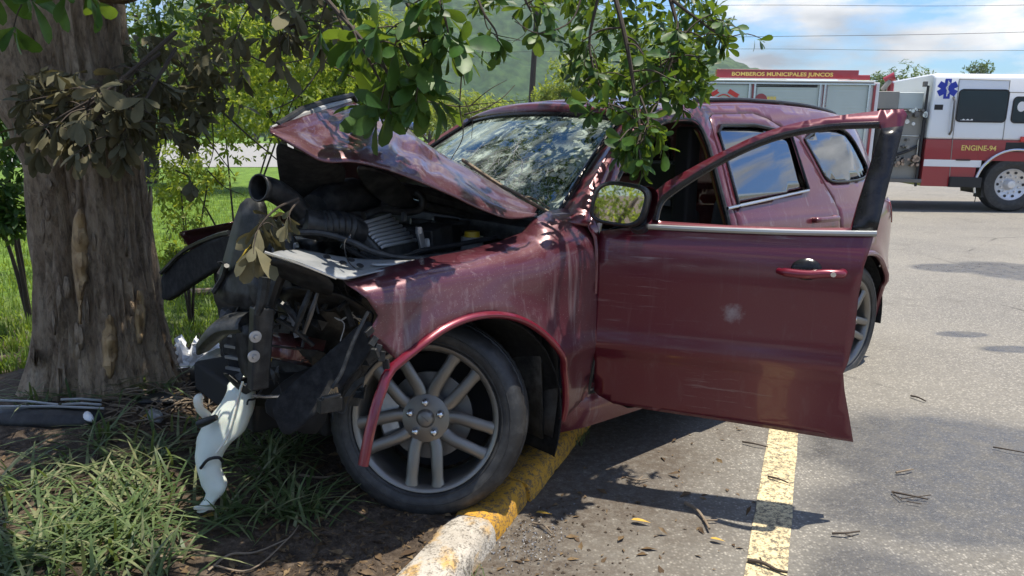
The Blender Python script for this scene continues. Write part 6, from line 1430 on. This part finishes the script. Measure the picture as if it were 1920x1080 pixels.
def clods(name, n, boxes, smin, smax, mat, label, seed):
    r = np.random.default_rng(seed); V, Fc = [], []; ico = np.array([(1, 0, 0), (-1, 0, 0), (0, 1, 0), (0, -1, 0), (0, 0, 1), (0, 0, -1)], float); tf = [(0, 2, 4), (2, 1, 4), (1, 3, 4), (3, 0, 4), (2, 0, 5), (1, 2, 5), (3, 1, 5), (0, 3, 5)]
    for u, v in scatter(n, boxes, seed):
        p = G(u, v) if (np.array(gnd(u, v)[:2]) - KP) @ KN > .08 else gnd(u, v, .002); s_ = r.uniform(smin, smax) * r.uniform(.3, 1) ; b = len(V); V += list((ico + r.normal(0, .22, (6, 3))) * s_ * (1, 1, .7) + p); Fc += [tuple(b + i for i in f) for f in tf]
    o = link(name, np_mesh(name, np.array(V), np.array(Fc), False), mat); tag(o, label, 'soil', None, 'stuff')
clods('soil_crumbs', 5200, [(440, 800, 900, 1080, 3), (0, 860, 560, 1080, 1), (900, 930, 1200, 1080, .12), (200, 690, 480, 800, 1)], .003, .012, M['ground'], 'loose crumbs of dark soil around the wheel', 6)
# roots and thin dead stems in front
def root(pts, r0, mat='twig_pale'):
    P = [G(u, v, .012) for u, v in pts]; mb = MB(); C = cat_interp(P, 5); mb.tube(C, list(np.linspace(r0, r0 * .5, len(C))), 5); return mb
for lab, pts, r0 in (('dry stem curving over the soil at the bottom centre', [(390, 1070), (430, 1040), (480, 1035), (540, 1010)], .005), ('thin dead stem across the soil near the bottom', [(400, 1060), (470, 1068), (540, 1010), (560, 985)], .004), ('dead stalk under the white tank', [(250, 1035), (300, 1043), (345, 1045)], .009), ('dry root stub between the tank and the wheel', [(560, 890), (600, 895), (640, 890)], .006), ('grey branch piece in the grass below the trunk', [(160, 752), (230, 748), (300, 765)], .010)):
    tag(root(pts, r0).build('dry_stem', M['twig_pale']), lab, 'stem', 'dry stems on the soil')
# heap of dry stalks and bark bits pushed up against the trunk
hp = MB(); random.seed(31)
for k in range(190):
    u, v = random.gauss(310, 85), random.gauss(748, 24); q = G(u, v, random.uniform(.0, .05)); an = random.uniform(0, 6.28); L_ = random.uniform(.04, .16); e = np.array([math.cos(an) * L_, math.sin(an) * L_, random.uniform(-.02, .05)]); hp.tube([q - e * .5, q + (0, 0, .008), q + e * .5], random.uniform(.0018, .005), 4)
tag(hp.build('dry_stalks', M['twig_pale']), 'heap of dry stalks and bark bits at the trunk foot', 'stalks', None, 'stuff')
# --- grass
def blades(name, spots, L0, L1, w, mat, label, seed, arch=.6, spread=.5):
    r = np.random.default_rng(seed); n = len(spots); P = np.array(spots); L_ = r.uniform(L0, L1, n); az_ = r.uniform(0, 6.283, n); d = np.stack([np.cos(az_), np.sin(az_), np.zeros(n)], 1); sd = np.stack([-np.sin(az_), np.cos(az_), np.zeros(n)], 1)
    lean = r.uniform(.15, 1.0, n) * spread; V = []
    st = [(0, 1), (.3, .95), (.6, .75), (.85, .4), (1, .04)]
    for t, wd in st:
        c = P + d * (L_ * (lean * t + arch * lean * t * t))[:, None] + np.array([0, 0, 1]) * (L_ * (t * (1 - .25 * lean) - arch * .55 * lean * t ** 2.4))[:, None]
        V += [c - sd * (w * wd / 2), c + sd * (w * wd / 2)]
    V = np.stack(V, 1); V[:, :, 2] = np.maximum(V[:, :, 2], P[:, None, 2] - .01); k = len(st) * 2; Fq = np.array([(2 * i, 2 * i + 1, 2 * i + 3, 2 * i + 2) for i in range(len(st) - 1)])
    o = link(name, np_mesh(name, V.reshape(-1, 3), (Fq[None] + (np.arange(n) * k)[:, None, None]).reshape(-1, 4)), mat); tag(o, label, 'grass', None, 'stuff'); return o
def tufts(clumps, seed):
    r = np.random.default_rng(seed); out = []
    for u, v, n, rad in clumps:
        c = G(u, v)
        for _ in range(n):
            x, y = c[0] + r.normal(0, rad), c[1] + r.normal(0, rad)
            if (np.array([x, y]) - KP) @ KN > .1: out.append((x, y, gz(x, y) - .005))
    return out
r = np.random.default_rng(9); cl = []
for k in range(52): cl.append((r.uniform(-20, 300), r.uniform(880, 1100), int(r.integers(6, 16)), .06))
for k in range(22): cl.append((r.uniform(150, 560), r.uniform(800, 930), int(r.integers(6, 14)), .06))
for k in range(14): cl.append((r.uniform(400, 590), r.uniform(930, 990), int(r.integers(6, 14)), .04))
for k in range(10): cl.append((r.uniform(60, 330), r.uniform(700, 760), int(r.integers(8, 20)), .05))
for k in range(8): cl.append((r.uniform(470, 560), r.uniform(840, 900), 10, .05))
blades('tall_grass', tufts(cl, 12), .06, .23, .0130, M['grass'], 'long arching grass blades growing in the foreground soil', 13, .9, 1.15)
blades('kerb_weed', tufts([(1075, 826, 1, .01)], 1) + [(*(kp(s, -.03) + r.normal(0, .015, 2)), .0) for s in (.86, .88, .9, .92, 1.0, -.55, -.5, -.45, -.35) for _ in range(9)], .02, .07, .004, M['grass'], 'small green weeds sprouting along the kerb', 14)
sp = []
for k in range(60000):
    y = 3.4 + 15 * r.random() ** 1.7; x = r.uniform(-1.05 * y * .72 - .3, min(.25 * y, 2.5)); 
    if (np.array([x, y]) - KP) @ KN < .25: continue
    dd = math.hypot(x - TREE[0], y - TREE[1])
    if dd < .5 or (y < 4.6 and noise.noise(Vector((x * 2, y * 2, 5))) < .05): continue
    sp.append((x, y, gz(x, y) - .005))
blades('lawn_grass', sp, .05, .13, .010, M['grass_lawn'], 'bright sunlit lawn grass behind the tree and car', 15, .5, .6)

# snapped branch lying along the foot of the windscreen, and twigs on the roof
def lain(name, label, pts, r0, mat, side=()):
    P = [toW(q) for q in pts]; e = empty(name, tuple(P[0])); tag(e, label, 'branch'); mb = MB(); C = cat_interp([q - P[0] for q in P], 5); mb.tube(C, list(np.linspace(r0, r0 * .7, len(C))), 7); mb.build('stem', M[mat], e)
    for sd in side:
        Q_ = [toW(q) - P[0] for q in sd]; mb = MB(); mb.tube(cat_interp(Q_, 3), r0 * .35, 5); mb.build('side_twig', M[mat], e)
def wp(u, v):                                     # point just above the windscreen
    q = fit(lambda a, b: ws(a, b) + np.array([.02, 0, .02]), u, v, (.2, .3)); return ws(*q) + np.array([.02, 0, .02])
lain('snapped_branch', 'brown snapped branch lying along the foot of the windshield', [wp(868, 300), wp(900, 322), wp(940, 348), wp(975, 366), wp(1005, 384), wp(1030, 398)], .010, 'twig_pale', [[wp(975, 366), wp(1000, 372), wp(1030, 390)]])
